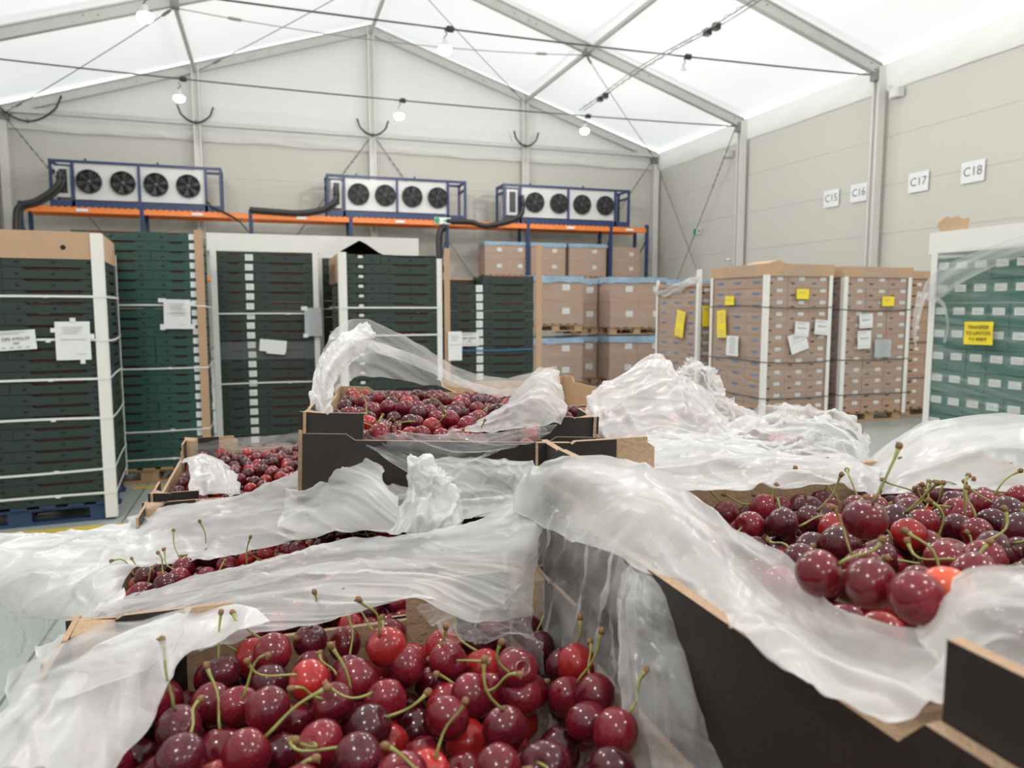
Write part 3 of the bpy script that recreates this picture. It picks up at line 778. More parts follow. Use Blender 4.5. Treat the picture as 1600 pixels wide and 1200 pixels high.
sheet(F3 @ T_((.95,-.06,1.40)), .17, .29, M_['paper_grey'], 'grey sheet taped where the two tall crate pallets meet', tabs=[(-.5,.48,.06,.04),(-.45,-.48,.05,.04)])  # even grey paper colour over the whole sheet
# glossy black wrap band
build_w = build('wrap_band', MB().box((-.004,-.008,1.02), (1.004,-.005,1.20)), M_['wrap'], M=F3); tag(build_w, 'clear glossy wrap band around the white-framed pallet', 'wrap band')

# ---- P4 black-topped pallet
F4 = TM((.70, 7.55, 0)); W4_ = 'black-topped pallet'
pallet(F4, 1.0, 1.2, M_['wood'], 'wooden pallet under the black-topped crate stack')
c4l = crate_proto(.6, .4, .0965, M_['crate']); c4s = crate_proto(.6, .4, .0965, M_['crate'])
add_label(c4s, T_((.0,.375,.055)) @ RZ(R(-90)), (.06,.06)); add_label(c4s, T_((.0,.20,.07)) @ RZ(R(-90)), (.045,.026))
stack(F4, CH+.002, 20, .0965, [(c4s, RR, 'narrow labelled column'), (c4l, T_((.4,0,0)), 'wide slotted column'), (c4l, T_((.0,.6,0)) , 'rear side column')], W4_)
o = build('kraft_collar', MB().box((-.012,.02,1.80), (-.006,1.2,2.085)), M_['card'], M=F4); tag(o, 'kraft card strip with holes along the side of the black-topped pallet', 'card strip')
for i, (y, z) in enumerate(((.18,1.98),(.6,1.96),(.95,1.93))):
    build('hand_hole', MB().lathe([(0,0),(.018,0)], 12, 0, T_((-.0135,y,z)) @ Matrix.Rotation(R(-90),4,'Y')), M_['void'], o)
post(F4, -.014, -.010, .1, 2.09, M_['white_card'], 'white corner board at the kraft-strip side of the black-topped pallet', 1, 1, .075)
post(F4, 1.016, -.010, .1, 2.045, M_['white_card'], 'white corner board beside tall brown board on the black-topped pallet', -1, 1, .05)
o = build('tall_board', MB().box((1.04,-.03,.02), (1.10,-.02,2.15)).box((1.094,-.02,.02), (1.10,.04,2.15)), M_['card'], M=F4); tag(o, 'tall brown board standing beside the black-topped crate pallet', 'board')
for i, z in enumerate((1.27, 1.545)):
    strap(F4, z, -.018, 1.02, -.020, 1.2, M_['strap'], 'white strap around the black-topped pallet, %s' % ['lower','upper'][i], .003, .016)
# creased black sheet lying on top
nx = 16; vs = []
for j in range(9):
    for i in range(nx+1):
        x = 1.02*i/nx; y = -.01+1.15*j/8
        pk = .13*max(0, 1-abs(x-.20)/.22)*(1-.55*j/8)
        vs.append((x, y, 2.082 + pk - .03*x + .006*math.sin(9*x+j)))
o = build('black_sheet', MB().add(vs, [(j*(nx+1)+i, j*(nx+1)+i+1, (j+1)*(nx+1)+i+1, (j+1)*(nx+1)+i) for j in range(8) for i in range(nx)], 0, True), M_['black_card'], M=F4)
tag(o, 'creased black sheet lying over the black-topped crate stack', 'sheet')
F4b = TM((.56, 9.15, 0))
lid(F4b, 0, 1.24, 0, 1.0, 2.13, 2.39, M_['white_card'], 'white card lid of the pallet hidden behind the black sheet')
post(F4b, .0, -.010, .02, 2.13, M_['white_card'], 'white corner board below the white lid behind the black sheet', 1, 1, .08)
pallet(F4b, 1.2, 1.0, M_['wood'], 'wooden pallet hidden behind the black-topped crate stack')
cb = crate_proto(.6, .4, .0965, M_['crate'])
stack(F4b, CH+.002, 20, .099, [(cb, T_((.0,.0,0)), 'only column seen'), (cb, T_((.6,0,0)), 'hidden column')], 'pallet behind black sheet')
sheet(TM((1.845, 7.505, 1.15), R(4)), .15, .30, M_['paper'], 'white torn notice hanging off the tall brown board', FORM_LINES)

# ---- P5
F5 = TM((1.87, 7.95, 0)); W5_ = 'lower pallet between brown boards'
pallet(F5, 1.0, 1.2, M_['wood'], 'wooden pallet under the lower crate stack between brown boards')
c5l = crate_proto(.6, .4, .097, M_['crate']); c5s = crate_proto(.6, .4, .097, M_['crate'])
add_label(c5s, T_((.0,.035,.05)) @ RZ(R(-90)), (.075,.075))
stack(F5, CH+.002, 17, .0975, [(c5s, RR, 'narrow labelled column')], W5_)
stack(F5, CH+.002, 18, .0975, [(c5l, T_((.4,0,0)), 'wide slotted column')], W5_)
o = build('tall_board', MB().box((1.02,-.03,.02), (1.09,-.02,2.25)).box((1.084,-.02,.02), (1.09,.05,2.25)), M_['card'], M=F5); tag(o, 'tall brown board between the green crates and shrink-wrapped cartons', 'board')
strap(F5, 1.08, -.01, 1.012, -.02, 1.2, mat('blue_strap', (.03,.14,.3), .4), 'blue strap around the lower crate pallet between brown boards', .01, .014)
sheet(F5 @ T_((.235,-.045,1.20)), .22, .15, M_['paper'], 'white delivery label reading DPS 4792177 on the lower crate pallet', DPS_LINES, [('DPS 4792177', .028, .06), ('|||||||||', .016, -.14)])
# loose crate ends lying on top
for k, (x, y) in enumerate(((.05,.3),(.22,.5))):
    o = copy_thing(c5l, F5 @ T_((x*.4, y, CH+.002+17*.0975)) @ Matrix.Scale(.62, 4) , 'small crate piece lying %s on the lower crate stack' % ['flat','behind another piece']
[k], 'loose crate pieces')

# ---- stretch-wrapped cartons -------------------------------------------------
def carton_proto(wd, dp, h, m, printc, lab=None, side_print=True):
    mb = MB(); mb.box((.002,.002,.001), (wd-.002,dp-.002,h-.002))
    mb.box((.002,.0,.001), (wd-.002,.002,h*.12)); mb.box((.0,.002,.001), (.002,dp-.002,h*.12))
    o = build('carton', mb, m); o['category'] = 'carton'
    if printc is not None:
        q = MB().box((wd*.12,-.0015,h*.40), (wd*.32,.0,h*.48)).box((wd*.16,-.0015,h*.34), (wd*.28,.0,h*.41))
        build('hand_slot', q, M_['void'] if printc is M_['ink'] else printc, o)
        q = MB().box((-.0015,dp*.30,h*.50), (.0,dp*.70,h*.62)).box((-.0015,dp*.38,h*.42), (.0,dp*.62,h*.50))
        build('side_print', q, M_['blue_ink'], o)
    if lab: add_label(o, T_((wd*lab[0], -.002, h*lab[1])), lab[2])
    return o
def carton_stack(F, base, n, h, spec, who, kind='brown'):
    for proto, Ml, colw in spec:
        for k in range(n):
            i = n-1-k
            M = F @ T_((random.uniform(-.003,.003), random.uniform(-.003,.003), base+k*h)) @ Ml
            lb = '%s %s carton from the top, %s, %s' % (ORD[i], kind, colw, who)
            if not proto.get('used'): proto['used'] = 1; proto.matrix_basis = M; proto['label'] = lb; o = proto
            else: o = copy_thing(proto, M, lb)
            o['group'] = kind + ' cartons, ' + who
def wrapfilm(F, wd, dp, z0, z1, m, lb, faces='flrb', bulge=.012):
    """stretch film hugging a pallet load: one closed band with streaks"""
    mb = MB(); e = .012
    cs = [(-e,-e),(wd+e,-e),(wd+e,dp+e),(-e,dp+e)]
    n = 10; nz = 14; ring = []
    for a in range(4):
        p, q = cs[a], cs[(a+1)%4]; nx_ = (q[1]-p[1], -(q[0]-p[0])); ln = math.hypot(*nx_)
        for i in range(n):
            s = i/n; ring.append((p[0]+(q[0]-p[0])*s, p[1]+(q[1]-p[1])*s, nx_[0]/ln, nx_[1]/ln, math.sin(math.pi*s)))
    N = len(ring); vs = []; uv = []
    for j in range(nz+1):
        z = z0+(z1-z0)*j/nz
        for i, (x, y, ax, ay, s) in enumerate(ring):
            d = .004 + bulge*s*(.5+.5*noise.noise(Vector((i*.7, z*6, wd*9))))
            vs.append((x+ax*d, y+ay*d, z + .01*noise.noise(Vector((i*.5, z*2, 3)))))
    fs = [(j*N+i, j*N+(i+1)%N, (j+1)*N+(i+1)%N, (j+1)*N+i) for j in range(nz) for i in range(N)]
    me = MB().add(vs, fs, 0, True).mesh('stretch_wrap', [m])
    ul = me.uv_layers.new(name='UV')
    for p in me.polygons:
        for li, vi in zip(p.loop_indices, p.vertices):
            i, j = vi % N, vi // N
            if i == 0 and (p.index % N) == N-1: i = N
            ul.data[li].uv = (i*.11, (z0+(z1-z0)*j/nz) + i*.015)
    o = link('stretch_wrap', me, M=F); return tag(o, lb, 'stretch wrap')
FW2 = TM((6.02, 8.0, 0)); who2 = 'broad wrapped pallet'
pallet(FW2, 1.0, 1.2, M_['wood'], 'wooden pallet under the broad wrapped load with yellow notices')
k2f = carton_proto(.333,.40,.15,M_['card_far'],M_['ink'],(.62,.80,(.085,.045)))
k2s = carton_proto(.333,.40,.15,M_['card_far'],M_['ink'],None)
carton_stack(FW2, CH, 12, .15, [(k2f, T_((.333*i,0,0)), '%s front column' % ['corner','middle','far']
[i]) for i in range(3)] + [(k2s, T_((0,.4*i,0)), '%s side column' % ['','second','third'][i]) for i in (1,2)], who2)
lid(FW2, -.02, 1.03, -.02, 1.22, 1.945, 2.10, M_['card'], 'brown card lid on the broad wrapped carton pallet')
o = build('card_tent', MB().prism([(.15,2.095),(.62,2.095),(.40,2.17)], .3, .8), M_['card'], M=FW2); tag(o, 'raised brown card flap on the broad wrapped pallet', 'card flap')
for (x, y, sx, sy, nm) in ((-.015,-.015,1,1,'middle'),(1.015,-.015,-1,1,'dark-gap'),(-.015,1.215,1,-1,'torn-film')):
    post(FW2, x, y, .1, 1.96, M_['white_card'], 'white corner board on broad wrapped pallet, %s corner' % nm, sx, sy, .055)
for i, z in enumerate((.38, .85, 1.55)):
    strap(FW2, z, -.022, 1.024, -.024, 1.22, M_['strap_dark'], 'dark strap around the broad wrapped pallet, %s' % ['lowest','middle','highest'][i], .02, .012)
wrapfilm(FW2, 1.0, 1.2, .3, 2.10, M_['wrap'], 'clear stretch film around the broad pallet with yellow notices')
RL = RZ(R(-90))
sheet(FW2 @ T_((-.04,.72,1.64)) @ RL, .20, .12, M_['yellow'], 'small yellow notice high on the side of the broad wrapped pallet', [(.1,-.35,.25,.010)])
sheet(FW2 @ T_((-.05,.88,1.32)) @ RL @ Matrix.Rotation(R(-4),4,'Y'), .21, .38, M_['yellow'], 'long yellow notice on the side of the broad wrapped pallet', [(.38-.10*i,-.3,.3,.008) for i in (0,1,2,3,6,7,8)])
sheet(FW2 @ T_((-.045,.62,1.03)) @ RL, .27, .27, M_['paper'], 'white notice below the long yellow one on the broad wrapped pallet', [(.38-.12*i,-.25,.25,.010) for i in range(7)])
sheet(FW2 @ T_((.53,-.04,1.72)), .19, .13, M_['yellow'], 'small yellow notice on the front of the broad wrapped pallet', [(.15,-.3,.2,.012)])
sheet(FW2 @ T_((.53,-.05,1.27)) @ Matrix.Rotation(R(3),4,'Y'), .22, .19, M_['paper'], 'white delivery label above a tilted form on the broad wrapped pallet', DPS_LINES, [('DPS 4792177', .024, .06)])
sheet(FW2 @ T_((.49,-.04,1.10)) @ Matrix.Rotation(R(-18),4,'Y'), .28, .25, M_['paper'], 'tilted white form on the broad wrapped pallet', FORM_LINES)
sheet(FW2 @ T_((.84,-.05,1.29)) @ Matrix.Rotation(R(5),4,'Y'), .22, .19, M_['paper'], 'white delivery label near the dark gap on the broad wrapped pallet', DPS_LINES, [('DPS 4792177', .024, .06)])
FW3 = TM((7.24, 8.0, 0)); who3 = 'narrow wrapped pallet'
pallet(FW3, 1.1, 1.2, M_['wood'], 'wooden pallet under the narrow wrapped load beside the dark gap')
k3f = carton_proto(.36,.40,.15,M_['card_far'],M_['ink'],(.70,.80,(.085,.045)))
carton_stack(FW3, CH, 12, .15, [(k3f, T_((.365*i,0,0)), '%s column' % ['gap-side','middle','wall-side'][i]) for i in range(3)], who3)
lid(FW3, -.03, 1.13, -.02, 1.22, 1.945, 2.085, M_['card'], 'brown card lid on the narrow wrapped carton pallet')
for (x, y, sx, nm) in ((-.015,-.015,1,'gap-side'),(1.112,-.015,-1,'far')): post(FW3, x, y, .1, 1.95, M_['white_card'], 'white corner board on narrow wrapped pallet, %s corner' % nm, sx, 1, .06)
for i, z in enumerate((.38, .85, 1.52)): strap(FW3, z, -.022, 1.12, -.024, 1.22, M_['strap_dark'], 'dark strap around the narrow wrapped pallet, %s' % ['lowest','middle','highest'][i], .02, .012)
wrapfilm(FW3, 1.1, 1.2, .3, 2.09, M_['wrap'], 'clear stretch film around the narrow pallet with stacked white labels')
sheet(FW3 @ T_((.70,-.04,1.63)), .20, .13, M_['yellow'], 'yellow notice on the narrow wrapped pallet', [(.15,-.3,.2,.012)])
sheet(FW3 @ T_((.34,-.045,1.37)) @ Matrix.Rotation(R(-3),4,'Y'), .22, .19, M_['paper'], 'upper white delivery label on the narrow wrapped pallet', DPS_LINES, [('DPS 4792177', .024, .06)])
sheet(FW3 @ T_((.32,-.05,1.12)) @ Matrix.Rotation(R(-2),4,'Y'), .22, .24, M_['paper'], 'lower white delivery label on the narrow wrapped pallet', DPS_LINES, [('DPS 4792177', .024, .06)])
sheet(FW3 @ T_((.65,-.04,1.0)), .28, .24, M_['paper_grey'], 'grey printed form on the narrow wrapped pallet', [(.38-.12*i,-.25,.25,.010) for i in range(7)])
FW4 = TM((8.50, 8.15, 0))
pallet(FW4, 1.0, 1.2, M_['wood'], 'wooden pallet under cartons glimpsed past the narrow wrapped pallet')
k4 = carton_proto(.333,.40,.15,M_['card_far'],M_['ink'],(.5,.5,(.07,.04)))
carton_stack(FW4, CH, 12, .15, [(k4, T_((0,0,0)), 'outer column'), (k4, T_((.335,0,0)), 'second column'), (k4, T_((.67,0,0)), 'third column')], 'glimpsed pallet')
lid(FW4, -.03, 1.03, -.02, 1.22, 1.945, 2.05, M_['card'], 'brown card lid on the pallet glimpsed past the narrow wrapped one')
for i, z in enumerate((.55, 1.05, 1.55)): strap(FW4, z, -.01, 1.02, -.02, 1.22, M_['strap_dark'], 'dark strap on glimpsed carton pallet, %s' % ['lowest','middle','highest'][i], .02, .012)
# W1 torn-film pallet behind
FW1 = TM((6.02, 9.55, 0)); who1 = 'torn-film pallet'
pallet(FW1, 1.0, 1.2, M_['wood'], 'wooden pallet under the torn-film carton load')
k1 = carton_proto(.333,.40,.155,M_['card_far'],M_['ink'],(.4,.7,(.09,.045)))
carton_stack(FW1, CH, 11, .155, [(k1, T_((0,.4*i,0)), '%s column' % ['post-side','middle','outer'][i]) for i in range(3)] + [(k1, T_((.333,0,0)), 'hidden column'), (k1, T_((.666,0,0)), 'second hidden column')], who1)
for (x, y, sx, sy, z1, nm) in ((-.015,-.015,1,1,2.10,'near'),(-.015,1.215,1,-1,1.98,'far')): post(FW1, x, y, .1, z1, M_['white_card'], 'white corner board on the torn-film pallet, %s corner' % nm, sx, sy, .05)
wrapfilm(FW1, 1.0, 1.2, .3, 1.75, M_['wrap'], 'clear stretch film around the torn-film carton pallet')
vs = []; nn = 14
for j in range(6):
    for i in range(nn+1):
        s = i/nn; y = 1.22 - 1.24*s
        zt = 1.80 + .22*s; zb = 1.74 - .12*s + .32*s*s
        z = zt + (zb-zt)*j/5
        vs.append((-.03 - .02*math.sin(j*2+i), y, z + .015*math.sin(i*1.3)))
me = MB().add(vs, [(j*(nn+1)+i, j*(nn+1)+i+1, (j+1)*(nn+1)+i+1, (j+1)*(nn+1)+i) for j in range(5) for i in range(nn)], 0, True).mesh('torn_film', [M_['film_milky']])
ul = me.uv_layers.new(name='UV')
for p in me.polygons:
    for li, vi in zip(p.loop_indices, p.vertices): ul.data[li].uv = ((vi % (nn+1))*.09, (vi//(nn+1))*.06)
o = link('torn_film', me, M=FW1); tag(o, 'white torn film draped over the top of the torn-film carton pallet', 'film')
o = build('cover_board', MB().box((-.02,-.01,1.85), (1.02,1.22,1.90)), M_['card_far'], M=FW1); tag(o, 'brown cover board on the torn-film pallet', 'board')
sheet(FW1 @ T_((-.05,.42,1.30)) @ RL @ Matrix.Rotation(R(10),4,'Y'), .24, .40, M_['yellow'], 'tilted yellow notice on the torn-film pallet', [(.38-.10*i,-.3,.3,.008) for i in (0,1,2,3,6,7,8)])
sheet(FW1 @ T_((.10,-.06,1.42)), .14, .30, M_['yellow'], 'yellow notice in the gap between the torn-film and broad pallets', [(.35,-.3,.3,.02)])

# ---- W5 green cartons wrapped, white lid
FW5 = TM((4.62, 3.02, 0)); who5 = 'green wrapped pallet'
pallet(FW5, 1.0, 1.2, M_['wood'], 'wooden pallet under the green wrapped load')
k5 = carton_proto(.25,.15,.158,M_['carton_green'],None,None)
la = add_label(k5, T_((-.001,.075,.10)) @ RZ(R(-90)), (.088,.05))
carton_stack(FW5, CH, 11, .160, [(k5, T_((0,.15*i,0)), '%s column from the corner board' % ['eighth','seventh','sixth','fifth','fourth','third','second','first'][i]) for i in range(8)], who5, 'green')
lid(FW5, -.015, 1.02, -.012, 1.245, 1.935, 2.088, M_['white_card'], 'white card lid on the green wrapped pallet')
post(FW5, -.012, 1.215, .05, 1.96, M_['white_card'], 'white corner board on the green wrapped pallet', 1, -1, .05)
wrapfilm(FW5, 1.0, 1.2, .2, 1.95, M_['wrap_heavy'], 'stretch film with streaks around the green wrapped pallet')
sheet(FW5 @ T_((-.05,.775,1.375)) @ RL @ Matrix.Rotation(R(-1),4,'Y'), .215, .155, M_['yellow'], 'yellow notice reading TRANSFER TO LINTON on the green wrapped pallet', (), [('TRANSFER', .034, .26), ('TO LINTON', .034, .0), ('P.O 489870', .027, -.26)])
# torn kraft piece on the lid
mb = MB(); pr_ = [(0,0),(.17,0),(.175,.09),(.13,.085),(.10,.11),(.06,.095),(.03,.11),(-.02,.07),(-.03,.04)]
mb.prism(pr_, 0, .006, 0); o = build('torn_card', mb, M_['kraft'], M=FW5 @ T_((.03,1.19,2.09)) @ RZ(R(-60)) )
tag(o, 'torn kraft card scrap standing on the white lid of green wrapped pallet', 'card scrap')
mb = MB().prism([(0,0),(.15,0),(.15,.03),(.07,.045),(0,.035)], 0, .08); build('folded_flap', mb, M_['kraft'], o, loc=(0,.01,0))
# diagonal film twist across the upper corner
def ribbon(F, pts, wds, m, nm, lb, nrm=(-1,0,0), seed=0, rows=7):
    pts = [Vector(p) for p in pts]; out = []
    for i in range(len(pts)-1):
        p0,p1,p2,p3 = pts[max(i-1,0)],pts[i],pts[i+1],pts[min(i+2,len(pts)-1)]
        for k in range(8):
            s = k/8; out.append((.5*((2*p1)+(-p0+p2)*s+(2*p0-5*p1+4*p2-p3)*s*s+(-p0+3*p1-3*p2+p3)*s**3), wds[i]+(wds[i+1]-wds[i])*s))
    out.append((pts[-1], wds[-1])); n_ = Vector(nrm); vs = []
    for i, (p, w_) in enumerate(out):
        d = (out[min(i+1,len(out)-1)][0]-out[max(i-1,0)][0]).normalized(); sd = n_.cross(d).normalized()
        for j in range(rows+1):
            t = j/rows-.5; vs.append(p + sd*w_*t + n_*(.5*w_*.35*noise.noise(Vector((j*.9+seed, i*.12, seed)))))
    r1 = rows+1
    me = MB().add(vs, [(i*r1+j, i*r1+j+1, (i+1)*r1+j+1, (i+1)*r1+j) for i in range(len(out)-1) for j in range(rows)], 0, True).mesh(nm, [m])
    ul = me.uv_layers.new(name='UV')
    for p in me.polygons:
        for li, vi in zip(p.loop_indices, p.vertices): ul.data[li].uv = ((vi//r1)*.03, (vi % r1)*.05)
    o = link(nm, me, M=F); return tag(o, lb, 'film')
ribbon(FW5, [(-.05,1.20,1.60),(-.07,1.05,1.74),(-.07,.7,1.88),(-.05,.2,2.02)], [.12,.20,.14,.12], M_['film'], 'film_twist', 'diagonal twist of stretch film across the green wrapped pallet')
ribbon(FW5, [(-.06,1.23,1.66),(-.08,1.25,1.52),(-.09,1.26,1.38),(-.08,1.25,1.26)], [.10,.07,.04,.01], M_['film'], 'film_tail', 'loose tail of film hanging at the corner of green wrapped pallet', seed=4)
ribbon(FW5, [(-.05,1.15,1.62),(-.08,1.04,1.57),(-.07,1.0,1.42),(-.06,1.03,1.3)], [.02,.03,.02,.03], M_['film'], 'film_tail', 'thin looped film strand on the green wrapped pallet', seed=8)

# ---- K: shrink wrapped carton stacks
def kstack(F, wd, dp, layers, who, covers=True, blue=True, lab=True):
    """layers: list of (z0, z1, rows, cols)"""
    for li, (z0, z1, rows, cols) in enumerate(layers):
        nm = ['lower', 'upper', 'topmost'][li]
        pallet(F @ T_((0,0,z0-CH)), wd, dp, M_['wood'], 'wooden pallet below the %s load of %s' % (nm, who))
        h = (z1-z0)/rows; cw = wd/cols
        pr = carton_proto(cw, dp, h, M_['card_far'], None, (.68,.55,(.15,.11)) if lab else None)
        for r_ in range(rows):
            for c in range(cols):
                M = F @ T_((cw*c, random.uniform(-.006,.006), z0+h*r_))
                lb = 'big brown carton, %s, %s load of %s' % ({(0,1):'single tier',(0,2):'bottom tier',(1,2):'top tier',(0,3):'bottom tier',(1,3):'middle tier',(2,3):'top tier'}[(r_,rows)] + ('' if cols == 1 else [' first column',' second column',' third column'][c]), nm, who)
                if not pr.get('used'): pr['used'] = 1; pr.matrix_basis = M; pr['label'] = lb; o = pr
                else: o = copy_thing(pr, M, lb)
                o['group'] = 'big cartons in ' + who
        wrapfilm(F, wd, dp, z0, z1, M_['wrap'], 'clear wrap on the %s load of %s' % (nm, who))
        if blue:
            c = MB(); N_ = 24; vs = []
            ring = [(-.02+ (wd+.04)*i/8, -.022) for i in range(8)] + [(wd+.02, -.022+(dp+.04)*i/4) for i in range(4)] + [(wd+.02-(wd+.04)*i/8, dp+.02) for i in range(8)] + [(-.02, dp+.02-(dp+.04)*i/4) for i in range(4)]
            for k in range(3):
                for i, (x, y) in enumerate(ring): vs.append((x, y, [z1-.10-.05*noise.noise(Vector((i*.9, li, wd*7))), z1-.02, z1+.012][k]))
            fs = [(k*N_+i, k*N_+(i+1)%N_, (k+1)*N_+(i+1)%N_, (k+1)*N_+i) for k in range(2) for i in range(N_)] + [tuple(2*N_+i for i in range(N_))]
            o = build('cover_sheet', c.add(vs, fs), M_['blue_film'], M=F); tag(o, 'blue film cover on the %s load of %s' % (nm, who), 'cover sheet')
kstack(TM((4.62,13.0,0)), 1.06, 1.0, [(.15,.96,2,1),(1.24,2.12,2,1)], 'stack beside the tall brown board')
kstack(TM((5.74,13.6,0)), .52, 1.0, [(.15,.96,2,1),(1.16,2.10,2,1)], 'narrow stack between two broad stacks')
kstack(TM((6.30,13.1,0)), 1.2, 1.0, [(.15,.98,2,2),(1.16,2.12,2,2)], 'stack with wooden pallet between loads')
kstack(TM((7.55,13.5,0)), 1.2, 1.0, [(.15,.98,2,2),(1.16,2.10,2,2)], 'stack behind the torn-film pallet')
for a, b2, who, blue, rows in ((757,823,'shelf load with shiny wrap',True,2),(829,884,'shelf load behind the tall brown board',True,2),(890,948,'plain shelf load beside two posts',True,2),(957,1002,'end shelf load by the last post',False,2)):
    xa, xb = PX(a, 22.5), PX(b2, 22.5)
    kstack(TM((xa,22.48,2.42)), xb-xa, .7, [(CH+.005,1.16 if a != 957 else 1.10,rows,1 if a > 825 else 2)], who, True, blue)
# ================================================================== CHERRY TRAYS
TW, TL, TH = .40, .59, .100
def tray(M, lb, group='cherry trays', full=True, TW=.40, TL=.59, skip=(), se=.07, k=.005, fz=.024):
    """open cardboard fruit tray: black printed outside, kraft inside; local origin = front-left bottom corner"""
    t = link('cherry_tray', None, None, M=M); tag(t, lb, 'tray', group)
    mats = [M_['kraft'], M_['black_card'], M_['kraft_edge']]
    build('tray_base', MB().box((k,k,0),(TW-k,TL-k,.005)), mats, t)
    def wall(nm, length, Mw, hmid, hend, e):
        # outline in XZ: higher near both ends, a shallow dip between
        poly = [(0,0),(length,0),(length,hend),(length-e,hend),(length-e-.012,hmid),(e+.012,hmid),(e,hend),(0,hend)]
        mb = MB(); n = len(poly)
        for y, flip, mi in ((0, False, 1), (k, True, 0)):
            b = len(mb.v); mb.v += [tuple(Mw @ Vector((x,y,z))) for x, z in poly]
            # two-part face: centre rectangle + ends, fan friendly
            for f in ((0,1,4,5),(1,2,3,4),(0,5,6,7)):
                mb.f.append(tuple(b+i for i in (f if not flip else f[::-1]))); mb.m.append(mi); mb.sm.append(False)
        for i in range(n):
            j = (i+1) % n; mb.f.append((i, n+i, n+j, j)); mb.m.append(2); mb.sm.append(False)
        build(nm, mb, mats, t)
    Rz = lambda a: Matrix.Rotation(a, 4, 'Z')
    wall('end_wall', TW, Matrix.Identity(4), TH-.012, TH-.004, .06)
    wall('end_wall', TW, T_((TW,TL,0)) @ Rz(math.pi), TH-.012, TH-.004, .06)
    wall('side_wall', TL, T_((TW,0,0)) @ Rz(math.pi/2), TH-.014, TH, se)
    wall('side_wall', TL, T_((0,TL,0)) @ Rz(-math.pi/2), TH-.014, TH, se)
    if full:
        # corner flaps: double thickness, rounded end, crumpled kraft tops
        for cx, cy, sx, sy in ((0,0,1,1),(TW,0,-1,1),(TW,TL,-1,-1),(0,TL,1,-1)):
            if (sx,sy) in skip: continue
            L2k = sy
            for ax in (0, 1):
                L1, L2 = (.082, .125) if ax == 0 else (.10, .10)
                hz = TH + fz
                def pt(a, t_, z):   # a along the wall from the corner, t_ inward offset
                    return (cx+sx*a, cy+sy*t_, z) if ax == 0 else (cx+sx*t_, cy+sy*a, z)
                def slab(a0, a1, t0, t1, z0, z1, mi, mb, tilt=0):
                    p = [pt(a0,t0,z0),pt(a1,t0,z0),pt(a1,t1,z0),pt(a0,t1,z0),pt(a0,t0,z1),pt(a1,t0,z1+tilt),pt(a1,t1,z1+tilt),pt(a0,t1,z1)]
                    b = len(mb.v); mb.v += p
                    for f, m2 in (((0,3,2,1),mi),((4,5,6,7),2),((0,1,5,4),mi),((1,2,6,5),2),((2,3,7,6),mi),((3,0,4,7),2)):
                        mb.f.append(tuple(b+i for i in f)); mb.m.append(m2); mb.sm.append(False)
                mb = MB()
                kt = k+k-.0005
                slab(.001, L1*.42, k+.0005, kt, .01, hz, 1, mb, -.002); slab(L1*.42, L1*.48, k+.0005, kt, .01, hz-.004, 1, mb, .003)
                slab(L1*.48, L1, k+.0005, kt, .01, hz-.001, 1, mb)
                build('corner_flap', mb, mats, t)
                if L2 > L1 and L2k < 0:
                    mb = MB(); slab(L1, L2-.008, k+.0005, k+.0045, .01, hz-.001, 0, mb); slab(L2-.008, L2, k+.0005, k+.0045, .01, hz-.006, 0, mb, -.006)
                    build('inner_flap', mb, mats, t)
            # crumpled fold between the two flaps
            mb = MB(); z = TH+.020
            vs = [(cx+sx*.010,cy+sy*.010,z+.004),(cx+sx*.034,cy+sy*.010,z+.001),(cx+sx*.028,cy+sy*.022,z-.004),(cx+sx*.018,cy+sy*.032,z-.002),(cx+sx*.010,cy+sy*.036,z+.002),
                  (cx+sx*.010,cy+sy*.010,.02),(cx+sx*.034,cy+sy*.010,.02),(cx+sx*.028,cy+sy*.022,.02),(cx+sx*.018,cy+sy*.032,.02),(cx+sx*.010,cy+sy*.036,.02)]
            mb.add(vs, [(0,1,2,3,4)] + [(i,(i+1)%5,5+(i+1)%5,5+i) for i in range(5)]); mb.m[-6] = 2
            build('corner_fold', mb, mats, t)
    return t
Z0 = CH + .002
LV = lambda k: Z0 + k*TH      # bottom of level k
# level 12 = 1.345 is high trays' bottom? levels are chosen so rims stand at 1.39 / 1.29 / 1.21
ZA, ZB_, ZC, ZF = 1.195, 1.290, 1.292, 1.108
TR = {
 'A': TM((-.150, .025, ZA)),
 'B': TM((.236, .108, ZB_)),
 'C': TM((.030, .985, ZC), R(-10), 0, R(2.2)),
 'F': TM((-.205, .735, ZF)),
 'G': TM((-.205, 1.375, ZF)),
 'D': TM((.455, .885, 1.245)),
 'E': TM((.455, 1.50, 1.245)),
}
tray(TR['A'], 'cherry tray below the hanging film strip, filled with large dark cherries', TW=.38)
tray(TR['B'], 'raised cherry tray with bare black side wall under thick white film', TW=.5, TL=.55, se=.10, k=.008, fz=.034, skip=((-1,-1),(-1,1)))
tray(TR['C'], 'cherry tray standing high under the tall arched film', skip=((-1,-1),(1,-1)))
tray(TR['F'], 'cherry tray almost covered by film, only a strip of cherries showing')
tray(TR['G'], 'cherry tray with exposed black and kraft corner facing the crate pallets')
tray(TR['D'], 'cherry tray behind the raised one, hidden under crumpled film')
tray(TR['E'], 'cherry tray under the tent-shaped heap of film', skip=((1,1),(-1,1),(1,-1),(-1,-1)))
